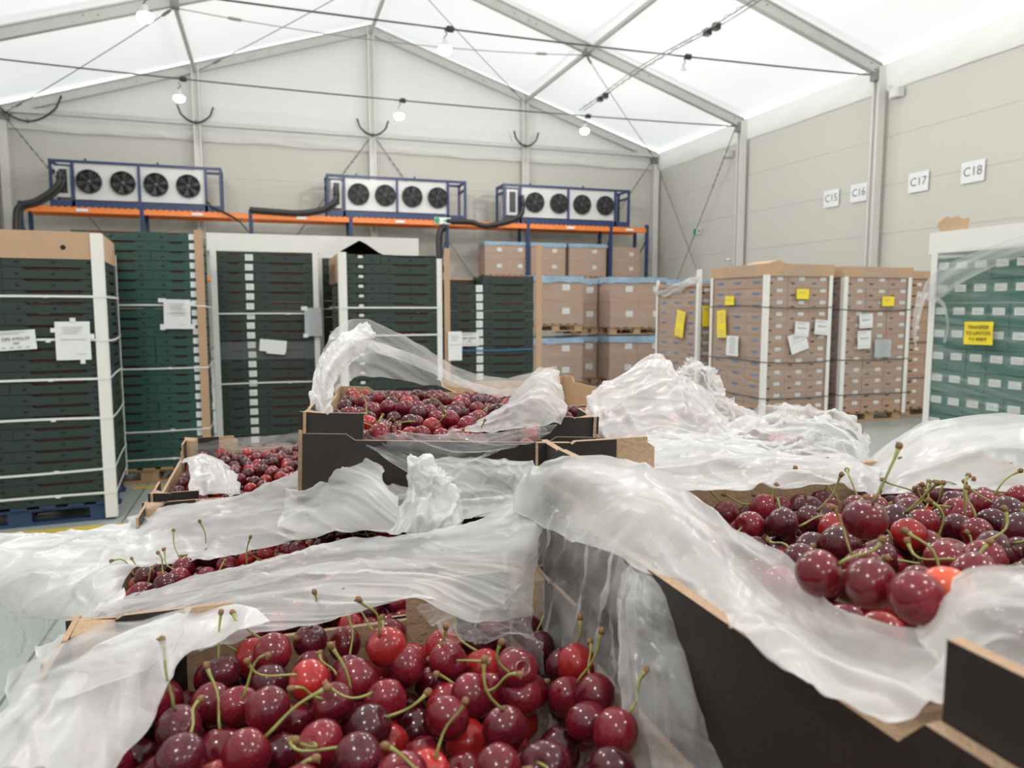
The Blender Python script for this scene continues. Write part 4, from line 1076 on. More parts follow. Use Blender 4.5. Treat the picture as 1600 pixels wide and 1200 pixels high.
# trays stacked below: same outline, one mesh each
low = MB()
for a, b2 in (((0,0,0),(TW,.005,.092)),((0,TL-.005,0),(TW,TL,.092)),((0,.005,0),(.005,TL-.005,.092)),((TW-.005,.005,0),(TW,TL-.005,.092))): low.box(a, b2, 0)
low.box((.005,.005,0),(TW-.005,TL-.005,.005), 1)
for cx in (0, TW-.08):
    for cy in (0.0055, TL-.0095): low.box((cx,cy,.09),(cx+.08,cy+.004,.0945), 0)
low.box((.008,.012,.006),(TW-.008,TL-.012,.08), 1)
lowm = low.mesh('stacked_tray', [M_['black_card'], M_['kraft']])
def under(x, y, top, n0, colw):
    n = int(round((top - Z0)/.0955)); h = (top-Z0)/n
    for k in range(n):
        o = link('stacked_tray', lowm, None, (x, y, Z0+k*h))
        s = h/.0955; o.scale = (1,1,s)
        tag(o, '%s closed tray counted from the pallet, in the column under %s' % (['first','second','third','fourth','fifth','sixth','seventh','eighth','ninth','tenth','eleventh','twelfth','thirteenth'][k], colw), 'tray', 'trays stacked below')
under(-.168,.025,ZA,0,'the hanging film strip'); under(.236,.075,ZB_,0,'the raised tray'); under(-.205,.735,ZF,0,'the film-covered tray')
under(-.205,1.375,ZF,0,'the kraft-cornered tray'); under(.455,.885,1.245,0,'the crumpled film'); under(.455,1.50,1.245,0,'the film tent')
o = link('stacked_tray', lowm, None, M=TM((.054, 1.088, 1.212), R(-10), 0, R(1.2)) @ Matrix.Diagonal((1,1,.85,1))); tag(o, 'closed tray directly beneath the tray with tall arched film', 'tray', 'trays stacked below')
for k in range(11):
    o = link('stacked_tray', lowm, None, (.203,.90,Z0+k*.0962)); o.scale = (.60,1,1)
    tag(o, '%s narrow tray counted from the pallet, hidden under the arched-film tray' % ['first','second','third','fourth','fifth','sixth','seventh','eighth','ninth','tenth','eleventh'][k], 'tray', 'narrow trays stacked below')
pallet(TM((-.22,.01,0)), 1.1, 2.1, M_['wood'], 'wooden pallet carrying the stacked cherry trays')
# ------------------------------------------------------------------ cherries
RC = .0137
def cherry_mesh(seed, mname, seg=20, rings=14):
    rnd = random.Random(seed); mb = MB(); vs = []
    el = rnd.uniform(.92,1.04); fl = rnd.uniform(.93,1.0)
    for i in range(rings+1):
        th = math.pi*i/rings; z = math.cos(th); r = math.sin(th)
        dz = -.22*math.exp(-(r/.28)**2) if z > 0 else .04*math.exp(-(r/.25)**2)
        for k in range(seg):
            a = 2*math.pi*k/seg
            lob = 1 + .035*math.cos(2*a) - .05*max(0, math.cos(a))**8*max(0,r) 
            vs.append((RC*r*lob*(1.04 if z > 0 else .98)*math.cos(a), RC*r*lob*fl*math.sin(a), RC*(z*el+dz)))
    fs = [(i*seg+k, (i+1)*seg+k, (i+1)*seg+(k+1)%seg, i*seg+(k+1)%seg) for i in range(rings) for k in range(seg)]
    mb.add(vs, fs, 0, True); return mb.mesh('cherry', [M_[mname]])
def stem_mesh(seed):
    rnd = random.Random(seed); L_ = rnd.uniform(.028,.044); bend = rnd.uniform(-.5,.9)*.018
    pts = []; 
    for i in range(8):
        t = i/7; pts.append((bend*math.sin(t*math.pi*.55)+.003*math.sin(t*5+seed), .003*math.cos(t*4+seed)*t, RC*.80 + L_*t*(1-.15*t)))
    rr = [.0011,.0009,.0008,.0008,.0008,.0009,.0011,.0017]
    mb = MB(); mb.tube(pts, rr, 6, 0)
    p = Vector(pts[-1]); d = (p-Vector(pts[-2])).normalized()
    mb.tube([p-d*.0018, p, p+d*.0018, p+d*.003], [.0016,.0023,.0021,.0008], 6, 1)
    mb.tube([p, p+d.cross(Vector((0,1,0)))*.003+d*.002], [.0013,.0006], 5, 1)
    return mb.mesh('stem', [M_['stem'], M_['stem_dry']])
shades = [('maroon','ch_maroon'),('deep red','ch_deep'),('bright red','ch_bright')]
cmesh = {s: [cherry_mesh(i*7+j, m) for i in range(4)] for j, (s, m) in enumerate(shades)}
cmesh['orange red'] = [cherry_mesh(99, 'ch_orange')]
smesh = [stem_mesh(i) for i in range(7)]
def pack(w_, l_, zfloor, zlevel, seed, K=7, mound=0.0, slope=0.0):
    """drop equal spheres into a box; returns centres (local)"""
    rnd = np.random.RandomState(seed); pts = np.zeros((0,3)); d = 2*RC*.985
    fails = 0; target = int(w_*l_*(zlevel-zfloor)/(d**3)*1.7)
    for n in range(target):
        c = np.stack([rnd.uniform(RC, w_-RC, K), rnd.uniform(RC, l_-RC, K)], 1)
        z = np.full(K, zfloor+RC)
        if len(pts):
            dd = ((c[:,None,:]-pts[None,:,:2])**2).sum(2)
            zz = np.where(dd < d*d, pts[None,:,2]+np.sqrt(np.maximum(d*d-dd,0)), -9)
            z = np.maximum(z, zz.max(1))
        hh = zlevel-RC + (mound*(np.sin(np.pi*c[:,0]/w_)*np.sin(np.pi*c[:,1]/l_)) if mound else 0)
        hh = hh - slope*c[:,1]/l_
        sc = z-hh; k = int(np.argmin(sc))
        if sc[k] > .003: fails += 1
        else: pts = np.vstack([pts, [c[k,0], c[k,1], z[k]]])
        if fails > 120: break
    return pts
TRN = {'A': 'strip-side tray', 'B': 'raised tray', 'C': 'arched-film tray', 'F': 'film-covered tray', 'G': 'kraft-cornered tray'}
levels = {'A': (.05,.122,.012,.012), 'B': (.04,.112,.010,.037), 'C': (.045,.104,.016,.010), 'F': (.050,.118,.016,.0), 'G': (.050,.102,.010,.006)}
cands = []; fillers = {}; WB_ = {'A': .38, 'B': .5, 'C': .4, 'F': .4, 'G': .4}
cam_inv = cam.matrix_world
def proj(p):
    x, y, z = p[0], p[1], p[2]-CAM_Z
    f = y*CY + x*SY; r = x*CY - y*SY
    d = f*CP - z*SP; u = z*CP + f*SP
    return 800+FPX*r/d, 600-FPX*u/d, d
for ti, key in enumerate('ABCFG'):
    z0, z1, md, slp = levels[key]
    off = .012
    WB = {'B': .5, 'A': .38}.get(key, TW); LB = .55 if key == 'B' else TL
    pts = pack(WB-2*off, LB-2*off, z0, z1, 5+ti, 7, md, slp)
    # top layer test
    pl = pts.copy(); pl[:,0] += off; pl[:,1] += off
    for i, p in enumerate(pl):
        dd = ((pl[:,:2]-p[:2])**2).sum(1); above = (dd < (RC*1.15)**2) & (pl[:,2] > p[2]+RC*.8)
        wp = TR[key] @ Vector(p); 
        if abs(proj(wp)[2]) < .05: fillers.setdefault(key, []).append(p); continue
        px, py, d = proj(wp); vis = (not above.any()) and d > .1 and -60 < px < 1660 and 560 < py < 1260
        if key == 'A' and px < 300-(py-1030)*.7: vis = False
        zone = False
        if key == 'B': zone = py > np.interp(px, [900,1080,1200,1290,1380,1480,1540,1620], [700,768,850,935,962,1000,900,880])
        if key == 'A': zone = px < 300-(py-1030)*.62 or py < np.interp(px, [300,440,560,650,720,800], [1010,985,955,950,985,1000])
        if key == 'C':
            zone = px > 850
            if px > 868: continue
        if key == 'F': zone = py < np.interp(px, [180,370,520,640], [872,862,836,828]) or px < 205
        if key == 'F' and px < 300 and py < 880 and p[2] > z1-.050: continue
        if key == 'A' and px > 990 and p[2] > .06: continue
        if zone and p[2] > z1-slp*p[1]/TL-(.018 if key != 'F' else .026) - (.03 if key == 'B' and py > 1010 else 0): continue
        if zone: vis = False
        if key == 'F' and not (190 < px < 680 and 800 < py < 945): vis = False
        if key == 'G' and px > 480: vis = False
        if key == 'B' and py > 985: vis = False
        if key == 'C' and px > 860: vis = False
        if vis and p[2] > z1-slp*p[1]/TL-RC*3.0: cands.append((d, key, p, wp, px, py))
        else: fillers.setdefault(key, []).append(p)
cands.sort(key=lambda c: c[0])
chosen, rest = cands[:300], cands[300:]
for c in rest: fillers.setdefault(c[1], []).append(c[2])
print('CHERRIES', len(cands), {k: sum(1 for c in cands if c[1] == k) for k in 'ABCFG'}, {k: len(v) for k, v in fillers.items()})
rnd = random.Random(11); buckets = {}
def pose(rnd, up=.45):
    a = rnd.uniform(0, 2*math.pi); tl = rnd.uniform(.1,.7) if rnd.random() < .20 else rnd.uniform(.8,1.6) if rnd.random() < .6 else rnd.uniform(1.6,2.8)
    return Euler((tl*math.cos(a), tl*math.sin(a), rnd.uniform(0,6.28))).to_matrix().to_4x4(), tl
for (d, key, p, wp, px, py) in chosen:
    q = rnd.random(); sh = 'maroon' if q < .42 else 'deep red' if q < .90 else 'bright red'
    if key in 'C': sh = 'maroon' if q < .12 else 'deep red' if q < .80 else 'bright red'
    Mr, tl = pose(rnd)
    st = tl < 1.62 and rnd.random() < (.95 if key != 'C' else .7)
    third = ['left', 'middle', 'right'][min(2, int(p[0]/WB_[key]*3))]
    key2 = (key, sh, st, third)
    buckets.setdefault(key2, []).append((p, wp, Mr, d))
for (key, sh, st, third), lst in sorted(buckets.items(), key=str):
    lst.sort(key=lambda e: e[3])
    for n, (p, wp, Mr, d) in enumerate(lst):
        o = link('cherry', rnd.choice(cmesh[sh]), None, M=T_(wp) @ Mr)
        s = rnd.uniform(.95,1.07); o.scale = (s,s,s)
        tag(o, '%s cherry %s, %s third of %s, %s from front' % (sh, 'with stem' if st else 'without stem', third, TRN[key], 'first second third fourth fifth sixth seventh eighth ninth tenth eleventh twelfth thirteenth fourteenth fifteenth sixteenth seventeenth eighteenth nineteenth twentieth'.split()[min(n,19)]), 'cherry', 'cherries in the ' + TRN[key])
        if st: link('stem', rnd.choice(smesh), o, rot=(0,0,rnd.uniform(0,6.28)))
# a few cherries that stand out
def hero(px, py, d, sh, rot, stem, lb, key, sc=1.0):
    o = link('cherry', cmesh[sh][0], None, M=T_(P(px,py,d)) @ Euler([R(a) for a in rot]).to_matrix().to_4x4()); o.scale = (sc,sc,sc)
    tag(o, lb, 'cherry', 'cherries in the ' + TRN[key])
    if stem is not None: link('stem', smesh[stem], o)
hero(1352,812,.47,'deep red',(8,4,0),2,'cherry with one tall upright stem standing above the raised tray','B')
hero(1478,925,.37,'orange red',(60,20,0),None,'orange red cherry at the front film edge of the raised tray','B')
hero(1432,934,.36,'deep red',(80,30,0),None,'largest dark cherry at the front film edge of the raised tray','B',1.0)
hero(1360,912,.385,'deep red',(70,-10,20),None,'oval cherry beside the largest one at the raised tray front','B')
hero(1280,896,.41,'deep red',(60,0,50),1,'dark cherry touching the thick film band on the raised tray','B')
hero(606,1012,.52,'bright red',(10,-35,0),0,'bright red cherry on top with long stem reaching up over the film','A')
hero(808,1046,.49,'deep red',(60,10,0),None,'round cherry sitting proud at the rear of the tray under hanging film strip','A')
hero(700,1033,.52,'deep red',(60,40,0),3,'glossy cherry at the kraft flap of the tray under hanging film strip','A')
# lower cherries of every tray, uncountable mass
def ball(nseg=10, nr=7):
    return [(math.sin(math.pi*i/nr)*math.cos(2*math.pi*k/nseg), math.sin(math.pi*i/nr)*math.sin(2*math.pi*k/nseg), math.cos(math.pi*i/nr)) for i in range(nr+1) for k in range(nseg)], [(i*nseg+k, (i+1)*nseg+k, (i+1)*nseg+(k+1)%nseg, i*nseg+(k+1)%nseg) for i in range(nr) for k in range(nseg)]
bv, bf = ball()
for key, lst in fillers.items():
    mb = MB()
    for p in lst: mb.add([(p[0]+v[0]*RC, p[1]+v[1]*RC, p[2]+v[2]*RC*.97) for v in bv], bf, rnd.choice([0,0,1,1,2]), True)
    o = build('cherry_mass', mb, [M_['ch_maroon'], M_['ch_deep'], M_['ch_bright']], M=TR[key])
    tag(o, 'mass of cherries deep in the ' + TRN[key], 'cherries', None, 'stuff')
# simple masses for the two trays hidden by film
for key, nm in (('D','tray under crumpled film'),):
    mb = MB(); pts = pack(TW-.03, TL-.03, .055, .10, 31, 5)
    for p in pts: mb.add([(p[0]+.015+v[0]*RC, p[1]+.015+v[1]*RC, p[2]+v[2]*RC) for v in bv], bf, rnd.choice([0,1,1,2]), True)
    o = build('cherry_mass', mb, [M_['ch_maroon'], M_['ch_deep'], M_['ch_bright']], M=TR[key]); tag(o, 'mass of cherries seen faintly through film in the ' + nm, 'cherries', None, 'stuff')

# ================================================================== PLASTIC FILM
def cr(p0, p1, p2, p3, t):
    return .5*((2*p1)+(-p0+p2)*t+(2*p0-5*p1+4*p2-p3)*t*t+(-p0+3*p1-3*p2+p3)*t**3)
def film(name, label, grid, m, nu=110, nv=56, amp=.004, freq=26.0, crease=.003, aniso=2.2, seed=0, edge=.004, lay=1, gap=.004):
    """draped sheet through a control grid of world points; wrinkled in its own metric space"""
    G = [[Vector(p) for p in row] for row in grid]; nr, nc = len(G), len(G[0])
    rows = []
    for row in G:
        out = []
        for i in range(nu+1):
            s = i/nu*(nc-1); k = min(int(s), nc-2); t = s-k
            out.append(cr(row[max(k-1,0)], row[k], row[k+1], row[min(k+2,nc-1)], t))
        rows.append(out)
    V = []
    for j in range(nv+1):
        s = j/nv*(nr-1); k = min(int(s), nr-2); t = s-k
        V.append([cr(rows[max(k-1,0)][i], rows[k][i], rows[k+1][i], rows[min(k+2,nr-1)][i], t) for i in range(nu+1)])
    # metric uv
    U = [[0]*(nu+1) for _ in range(nv+1)]; W_ = [[0]*(nu+1) for _ in range(nv+1)]
    for j in range(nv+1):
        for i in range(1,nu+1): U[j][i] = U[j][i-1] + (V[j][i]-V[j][i-1]).length
    for i in range(nu+1):
        for j in range(1,nv+1): W_[j][i] = W_[j-1][i] + (V[j][i]-V[j-1][i]).length
    so = Vector((seed*3.1, seed*1.7, seed))
    objs = []
    for q in range(lay):
        vs = []
        for j in range(nv+1):
            for i in range(nu+1):
                a = V[min(j+1,nv)][i]-V[max(j-1,0)][i]; b2 = V[j][min(i+1,nu)]-V[j][max(i-1,0)]
                n_ = a.cross(b2); n_ = n_.normalized() if n_.length > 1e-12 else Vector((0,0,1))
                u, v_ = U[j][i], W_[j][i]
                c = Vector((u*freq/aniso, v_*freq, q*5.0)) + so
                wv = noise.noise_vector(c*.45)*.8
                h1 = noise.noise(c*.30+wv)*1.7
                r2 = abs(noise.noise(c*.55+wv*.9)); h2 = max(0, 1-r2*5.5)
                r3 = abs(noise.noise(Vector((u*freq*.7, v_*freq*.7, 7))+so+wv*1.2)); h3 = max(0, 1-r3*6)
                r4 = abs(noise.noise(Vector((u*freq*1.3, v_*freq*1.3, 3))-so+wv*1.5)); h4 = max(0, 1-r4*5)
                d = amp*h1 + crease*(h2*1.15+h3*.55+h4*.22)
                p = V[j][i] + n_*(d - q*gap)
                ee = 0
                if j in (0, nv) or i in (0, nu):
                    p = p + noise.noise_vector(Vector((u*30, v_*30, seed)))*edge
                vs.append(p)
        w1 = nu+1
        me = MB().add(vs, [(j*w1+i, j*w1+i+1, (j+1)*w1+i+1, (j+1)*w1+i) for j in range(nv) for i in range(nu)], 0, True).mesh(name, [m])
        ul = me.uv_layers.new(name='UV'); buf = np.zeros(len(me.loops)*2, dtype=np.float32)
        vi = np.zeros(len(me.loops), dtype=np.int32); me.loops.foreach_get('vertex_index', vi)
        Uf = np.array(U, dtype=np.float32).ravel(); Wf = np.array(W_, dtype=np.float32).ravel()
        sc = 6.0
        buf[0::2] = Uf[vi]*sc + seed*.37; buf[1::2] = Wf[vi]*sc + q*.4; ul.data.foreach_set('uv', buf)
        o = link(name, me)
        if q == 0: tag(o, label, 'plastic film'); first = o
        else: o.parent = first; o.name = 'film_ply'
    return first
def Lc(key, x, y, z): return TR[key] @ Vector((x, y, z))
# --- C: tall arched film behind and around the cherries ----------------------------
film('plastic_film', 'tall arched plastic film rising behind the cherries of the high tray', [
 [P(487,600,1.30), P(520,520,1.45), P(570,499,1.55), P(640,532,1.60), P(720,580,1.58), P(790,592,1.52), P(850,575,1.40), P(872,572,1.28)],
 [P(500,612,1.32), P(535,548,1.48), P(580,540,1.58), P(650,565,1.62), P(720,600,1.60), P(790,612,1.54), P(845,600,1.42), P(872,590,1.28)],
 [P(515,622,1.35), P(550,590,1.52), P(600,590,1.60), P(660,600,1.62), P(730,608,1.60), P(790,625,1.52), P(835,628,1.40), P(860,620,1.26)],
 ], M_['film_mid'], amp=.006, crease=.004, freq=16, seed=1, aniso=3)
film('plastic_film', 'bright folded lip of film running down behind the high tray cherries', [
 [P(520,555,1.40), P(555,530,1.46), P(600,540,1.50), P(660,560,1.52), P(720,590,1.50), P(780,608,1.42), P(830,600,1.30)],
 [P(520,563,1.39), P(555,543,1.45), P(600,556,1.49), P(660,577,1.51), P(720,603,1.49), P(780,620,1.41), P(830,612,1.30)],
 ], M_['film'], nv=14, amp=.003, crease=.003, freq=30, seed=2, aniso=4)
film('plastic_film', 'white bunched film column at the corner of the high tray', [
 [P(484,640,1.06), P(486,605,1.10), P(500,568,1.18), P(530,530,1.30), P(572,502,1.46)],
 [P(498,655,1.03), P(502,615,1.07), P(514,578,1.14), P(540,545,1.26), P(585,525,1.42)],
 [P(520,648,1.04), P(522,618,1.10), P(528,592,1.18), P(548,565,1.30), P(575,548,1.42)],
 ], M_['film_milky'], nv=30, amp=.006, crease=.004, freq=40, seed=3, aniso=3)
film('plastic_film', 'sheer film swept over the far end of the high tray cherries', [
 [P(800,632,1.36), P(820,600,1.32), P(850,575,1.28), P(873,577,1.24)],
 [P(770,662,1.20), P(800,628,1.18), P(846,592,1.14), P(876,620,1.10)],
 [P(735,668,1.06), P(790,648,1.05), P(850,622,1.03), P(884,645,1.02)],
 [P(690,676,1.02), P(760,676,1.00), P(830,668,.99), P(874,668,.99)],
 ], M_['film'], amp=.006, crease=.004, freq=26, seed=4, aniso=2)
film('plastic_film', 'clear film draping down the black front wall of the high tray', [
 [P(532,660,1.000), P(580,672,0.990), P(640,678,0.975), P(700,680,0.965), P(770,676,0.955), P(830,668,0.945), P(872,664,0.940)],
 [P(548,678,0.985), P(590,690,0.975), P(645,700,0.955), P(700,704,0.945), P(750,702,0.940), P(808,694,0.935), P(848,684,0.935)],
 [P(590,706,0.965), P(615,714,0.955), P(650,722,0.940), P(690,728,0.935), P(725,722,0.930), P(765,712,0.930), P(800,704,0.930)],
 [P(640,738,0.945), P(652,742,0.935), P(666,746,0.925), P(682,748,0.920), P(696,744,0.920), P(712,738,0.920), P(730,730,0.920)],
 ], M_['film_clear'], amp=.004, crease=.004, freq=30, seed=5, aniso=1.5)
# --- film knotted between trays -------------------------------------------------
film('plastic_film', 'long pleated film strip lying in front of the high tray', [
 [P(676,722,.94), P(740,718,.94), P(800,722,.93), P(835,722,.90)],
 [P(680,742,.90), P(740,742,.90), P(800,750,.88), P(840,752,.85)],
 [P(690,770,.87), P(745,768,.87), P(800,772,.85), P(835,775,.82)],
 [P(690,812,.83), P(750,808,.81), P(800,805,.79), P(830,800,.77)],
 ], M_['film'], amp=.004, crease=.005, freq=34, seed=6, aniso=4)
film('plastic_film', 'upright white film tuft standing in the middle between the trays', [
 [P(642,713,.90), P(652,712,.90), P(664,716,.90), P(676,728,.90)],
 [P(636,745,.86), P(655,742,.85), P(680,745,.86), P(700,762,.88)],
 [P(630,785,.83), P(658,780,.81), P(690,785,.82), P(712,800,.85)],
 [P(606,832,.80), P(650,838,.77), P(692,836,.78), P(722,832,.82)],
 ], M_['film_milky'], amp=.006, crease=.005, freq=40, seed=7, aniso=.5)
# --- F: film over the covered tray, far side ---------------------------------------
film('plastic_film', 'sweeping white film sheet rising towards the high tray corner', [
 [P(200,812,1.22), P(290,790,1.20), P(380,772,1.16), P(450,740,1.10), P(505,716,1.05), P(560,714,1.0), P(600,735,.97)],
 [P(190,838,1.10), P(290,818,1.08), P(380,795,1.06), P(455,765,1.02), P(510,738,.99), P(560,740,.96), P(600,765,.93)],
 [P(190,860,1.02), P(300,850,1.0), P(390,828,.98), P(470,800,.96), P(530,778,.93), P(580,770,.90), P(620,790,.88)],
 [P(200,880,.95), P(300,874,.94), P(370,862,.93), P(450,846,.91), P(520,834,.89), P(580,830,.87), P(640,830,.85)],
 ], M_['film_milky'], amp=.008, crease=.005, freq=18, seed=8, aniso=3.2)
film('plastic_film', 'crumpled greyish film heap behind the covered tray strip of cherries', [
 [P(480,760,1.02), P(530,752,1.0), P(585,748,.98), P(640,752,.95)],
 [P(450,790,.98), P(520,775,.95), P(590,770,.93), P(650,778,.90)],
 [P(440,835,.93), P(510,828,.91), P(580,826,.89), P(650,830,.87)],
 ], M_['film'], amp=.010, crease=.006, freq=30, seed=9, aniso=1.2)
film('plastic_film', 'clear shiny film scrap at the kraft corner behind the covered tray', [
 [P(205,812,1.20), P(260,800,1.20), P(330,800,1.19), P(400,790,1.18)],
 [P(200,830,1.14), P(260,822,1.14), P(330,815,1.13), P(400,805,1.12)],
 ], M_['film_clear'], nu=60, nv=20, amp=.005, crease=.005, freq=40, seed=10)
film('plastic_film', 'wide pale film spilling off the side of the covered tray towards the floor', [
 [P(-20,842,1.05), P(60,836,1.08), P(130,834,1.10), P(200,832,1.14), P(270,828,1.20)],
 [P(-20,858,.98), P(70,856,1.0), P(140,858,1.0), P(205,866,1.02), P(265,866,1.08)],
 [P(-20,885,.92), P(70,885,.92), P(140,890,.92), P(175,900,.91), P(198,905,.92)],
 [P(-10,915,.90), P(60,925,.88), P(120,935,.86), P(165,940,.83), P(195,940,.82)],
 [P(30,960,.90), P(70,965,.86), P(120,965,.82), P(160,965,.79), P(185,965,.78)],
 ], M_['film_milky'], amp=.012, crease=.006, freq=18, seed=11, aniso=1.6)
film('plastic_film', 'sheer grey film hanging down beside the covered tray above the floor', [
 [P(-30,870,.95), P(20,880,.94), P(70,920,.92), P(110,960,.88)],
 [P(-30,950,.98), P(20,960,.96), P(70,975,.92), P(105,985,.88)],
 [P(-30,1030,1.0), P(15,1030,.98), P(60,1020,.92), P(95,1010,.88)],
 ], M_['film_clear'], amp=.012, crease=.006, freq=16, seed=12, aniso=1.6)
# --- A: big liner sweep across ------------------------------------------------------
film('plastic_film', 'great sweeping film liner crossing over the covered tray to the raised tray corner', [
 [P(180,945,.86), P(300,905,.84), P(400,882,.82), P(520,858,.80), P(640,838,.77), P(740,815,.74), P(800,780,.72), P(842,738,.70)],
 [P(120,985,.72), P(260,945,.72), P(390,905,.71), P(520,880,.70), P(640,865,.68), P(740,850,.66), P(810,815,.67), P(850,760,.68)],
 [P(60,1030,.62), P(200,990,.62), P(350,945,.62), P(500,915,.61), P(640,900,.60), P(740,890,.60), P(812,860,.62), P(850,800,.66)],
 [P(120,1040,.56), P(240,1010,.57), P(360,980,.57), P(500,950,.57), P(640,928,.56), P(730,940,.56), P(800,930,.58), P(845,850,.64)],
 [P(260,1035,.53), P(300,1012,.545), P(370,1000,.55), P(470,985,.55), P(560,958,.55), P(640,942,.55), P(735,972,.55), P(830,960,.60)],
 ], M_['film'], nu=150, nv=80, amp=.007, crease=.004, freq=20, seed=13, aniso=3.4)
film('plastic_film', 'milky film liner falling diagonally over the side wall of the tray under the strip', [
 [P(420,975,0.553), P(330,1008,0.504), P(285,1030,0.486), P(262,1080,0.450), P(230,1130,0.414), P(170,1215,0.378)],
 [P(400,955,0.563), P(290,985,0.553), P(220,1030,0.477), P(180,1085,0.441), P(130,1140,0.405), P(60,1215,0.369)],
 [P(370,945,0.582), P(240,985,0.563), P(150,1040,0.477), P(95,1100,0.432), P(40,1150,0.405), P(-40,1215,0.378)],
 [P(330,955,0.601), P(200,1000,0.540), P(90,1060,0.495), P(20,1110,0.459), P(-40,1150,0.432), P(-90,1200,0.414)],
 ], M_['film_milky'], nu=120, nv=60, amp=.006, crease=.004, freq=24, seed=14, aniso=3.2)
film('plastic_film', 'sheer film over the black rear corner of the tray under the strip', [
 [P(30,1065,0.500), P(110,1020,0.500), P(200,985,0.500), P(300,960,0.500)],
 [P(20,1110,0.460), P(90,1075,0.460), P(180,1040,0.460), P(290,1000,0.460)],
 [P(0,1160,0.420), P(70,1130,0.420), P(150,1090,0.420), P(260,1040,0.420)],
 ], M_['film_mid'], amp=.005, crease=.004, freq=22, seed=15, aniso=2.4)
film('plastic_film', 'clear crinkled film at the rear wall between the lower tray and raised tray', [
 [P(650,945,.57), P(700,930,.58), P(760,925,.59), P(820,930,.60)],
 [P(670,975,.55), P(720,965,.56), P(775,965,.57), P(830,985,.58)],
 [P(700,1010,.53), P(750,1010,.54), P(800,1020,.55), P(850,1060,.56)],
 ], M_['film_clear'], nu=80, nv=40, amp=.006, crease=.006, freq=40, seed=16)
# --- B: grey sheer film on the side wall, thick white band over the rim, hanging strip ---
film('plastic_film', 'sheer grey film hanging on the dark side wall of the raised tray', [
 [Lc('B',-.012,.56,.098), Lc('B',-.012,.48,.096), Lc('B',-.013,.40,.094), Lc('B',-.014,.30,.092)],
 [Lc('B',-.016,.57,.03), Lc('B',-.020,.49,.03), Lc('B',-.020,.40,.03), Lc('B',-.018,.30,.03)],
 [Lc('B',-.020,.56,-.05), Lc('B',-.030,.48,-.05), Lc('B',-.034,.40,-.05), Lc('B',-.030,.31,-.05)],
 [Lc('B',-.030,.54,-.10), Lc('B',-.045,.46,-.10), Lc('B',-.050,.39,-.10), Lc('B',-.040,.32,-.10)],
 ], M_['film_clear'], amp=.005, crease=.005, freq=30, seed=17, aniso=.6)
film('plastic_film', 'thick white film band folded over the long rim of the raised tray', [
 [P(838,738,.69), P(900,725,.62), P(1000,738,.60), P(1080,776,.56), P(1160,828,.50), P(1240,876,.445), P(1300,942,.395), P(1370,970,.37), P(1450,990,.345)],
 [P(825,752,.68), P(895,750,.60), P(990,780,.555), P(1075,828,.51), P(1150,885,.46), P(1225,935,.43), P(1300,985,.385), P(1370,1010,.36), P(1462,1020,.34)],
 [P(815,775,.68), P(892,795,.60), P(985,838,.53), P(1065,875,.49), P(1140,930,.43), P(1215,985,.385), P(1290,1030,.35), P(1375,1065,.32), P(1475,1050,.315)],
 [P(810,800,.68), P(880,838,.60), P(970,872,.525), P(1050,915,.47), P(1130,968,.41), P(1205,1025,.365), P(1290,1078,.325), P(1385,1122,.298), P(1478,1100,.300)],
 ], M_['film_milky'], nu=150, nv=60, amp=.006, crease=.004, freq=26, seed=18, aniso=2.6)
film('plastic_film', 'white film puffing over the front corner of the raised tray', [
 [P(1600,888,.33), P(1550,895,.335), P(1510,905,.34), P(1485,945,.35), P(1440,990,.355)],
 [P(1640,940,.31), P(1570,945,.32), P(1525,955,.325), P(1490,985,.335), P(1450,1020,.34)],
 [P(1660,985,.30), P(1590,975,.305), P(1540,985,.31), P(1500,1005,.32), P(1465,1045,.325)],
 [P(1650,1010,.30), P(1590,1005,.30), P(1535,1010,.305), P(1488,1030,.31), P(1470,1080,.305)],
 [P(1660,1070,.30), P(1600,1055,.305), P(1550,1045,.31), P(1500,1050,.315), P(1474,1105,.31)],
 ], M_['film_milky'], amp=.004, crease=.003, freq=30, seed=19)
film('plastic_film', 'hanging strip of milky film falling from the raised tray rim', [
 [P(985,880,.52), P(1000,872,.51), P(1018,880,.50), P(1035,895,.49)],
 [P(968,930,.50), P(1000,920,.485), P(1035,930,.475), P(1065,960,.47)],
 [P(966,1010,.48), P(1005,1005,.46), P(1050,1010,.455), P(1090,1040,.455)],
 [P(972,1100,.46), P(1015,1100,.44), P(1065,1105,.435), P(1115,1120,.44)],
 [P(978,1230,.44), P(1030,1230,.42), P(1090,1230,.42), P(1150,1230,.42)],
 ], M_['film_mid'], nu=60, nv=110, amp=.005, crease=.003, freq=30, seed=20, aniso=.35)
film('plastic_film', 'white film bunched along the rear wall of the raised tray', [
 [P(985,696,.82), P(1050,688,.86), P(1120,690,.86), P(1190,702,.84), P(1260,712,.82), P(1320,720,.82), P(1375,735,.82)],
 [P(960,715,.77), P(1040,710,.79), P(1110,712,.79), P(1175,718,.78), P(1250,724,.77), P(1320,732,.76), P(1375,745,.76)],
 [P(935,738,.73), P(1020,735,.74), P(1090,742,.735), P(1160,745,.73), P(1245,746,.72), P(1315,752,.72), P(1375,758,.72)],
 [P(905,752,.71), P(1000,758,.69), P(1080,772,.68), P(1150,770,.68), P(1240,766,.68), P(1310,770,.68), P(1375,775,.69)],
 ], M_['film_milky'], amp=.007, crease=.005, freq=26, seed=21)
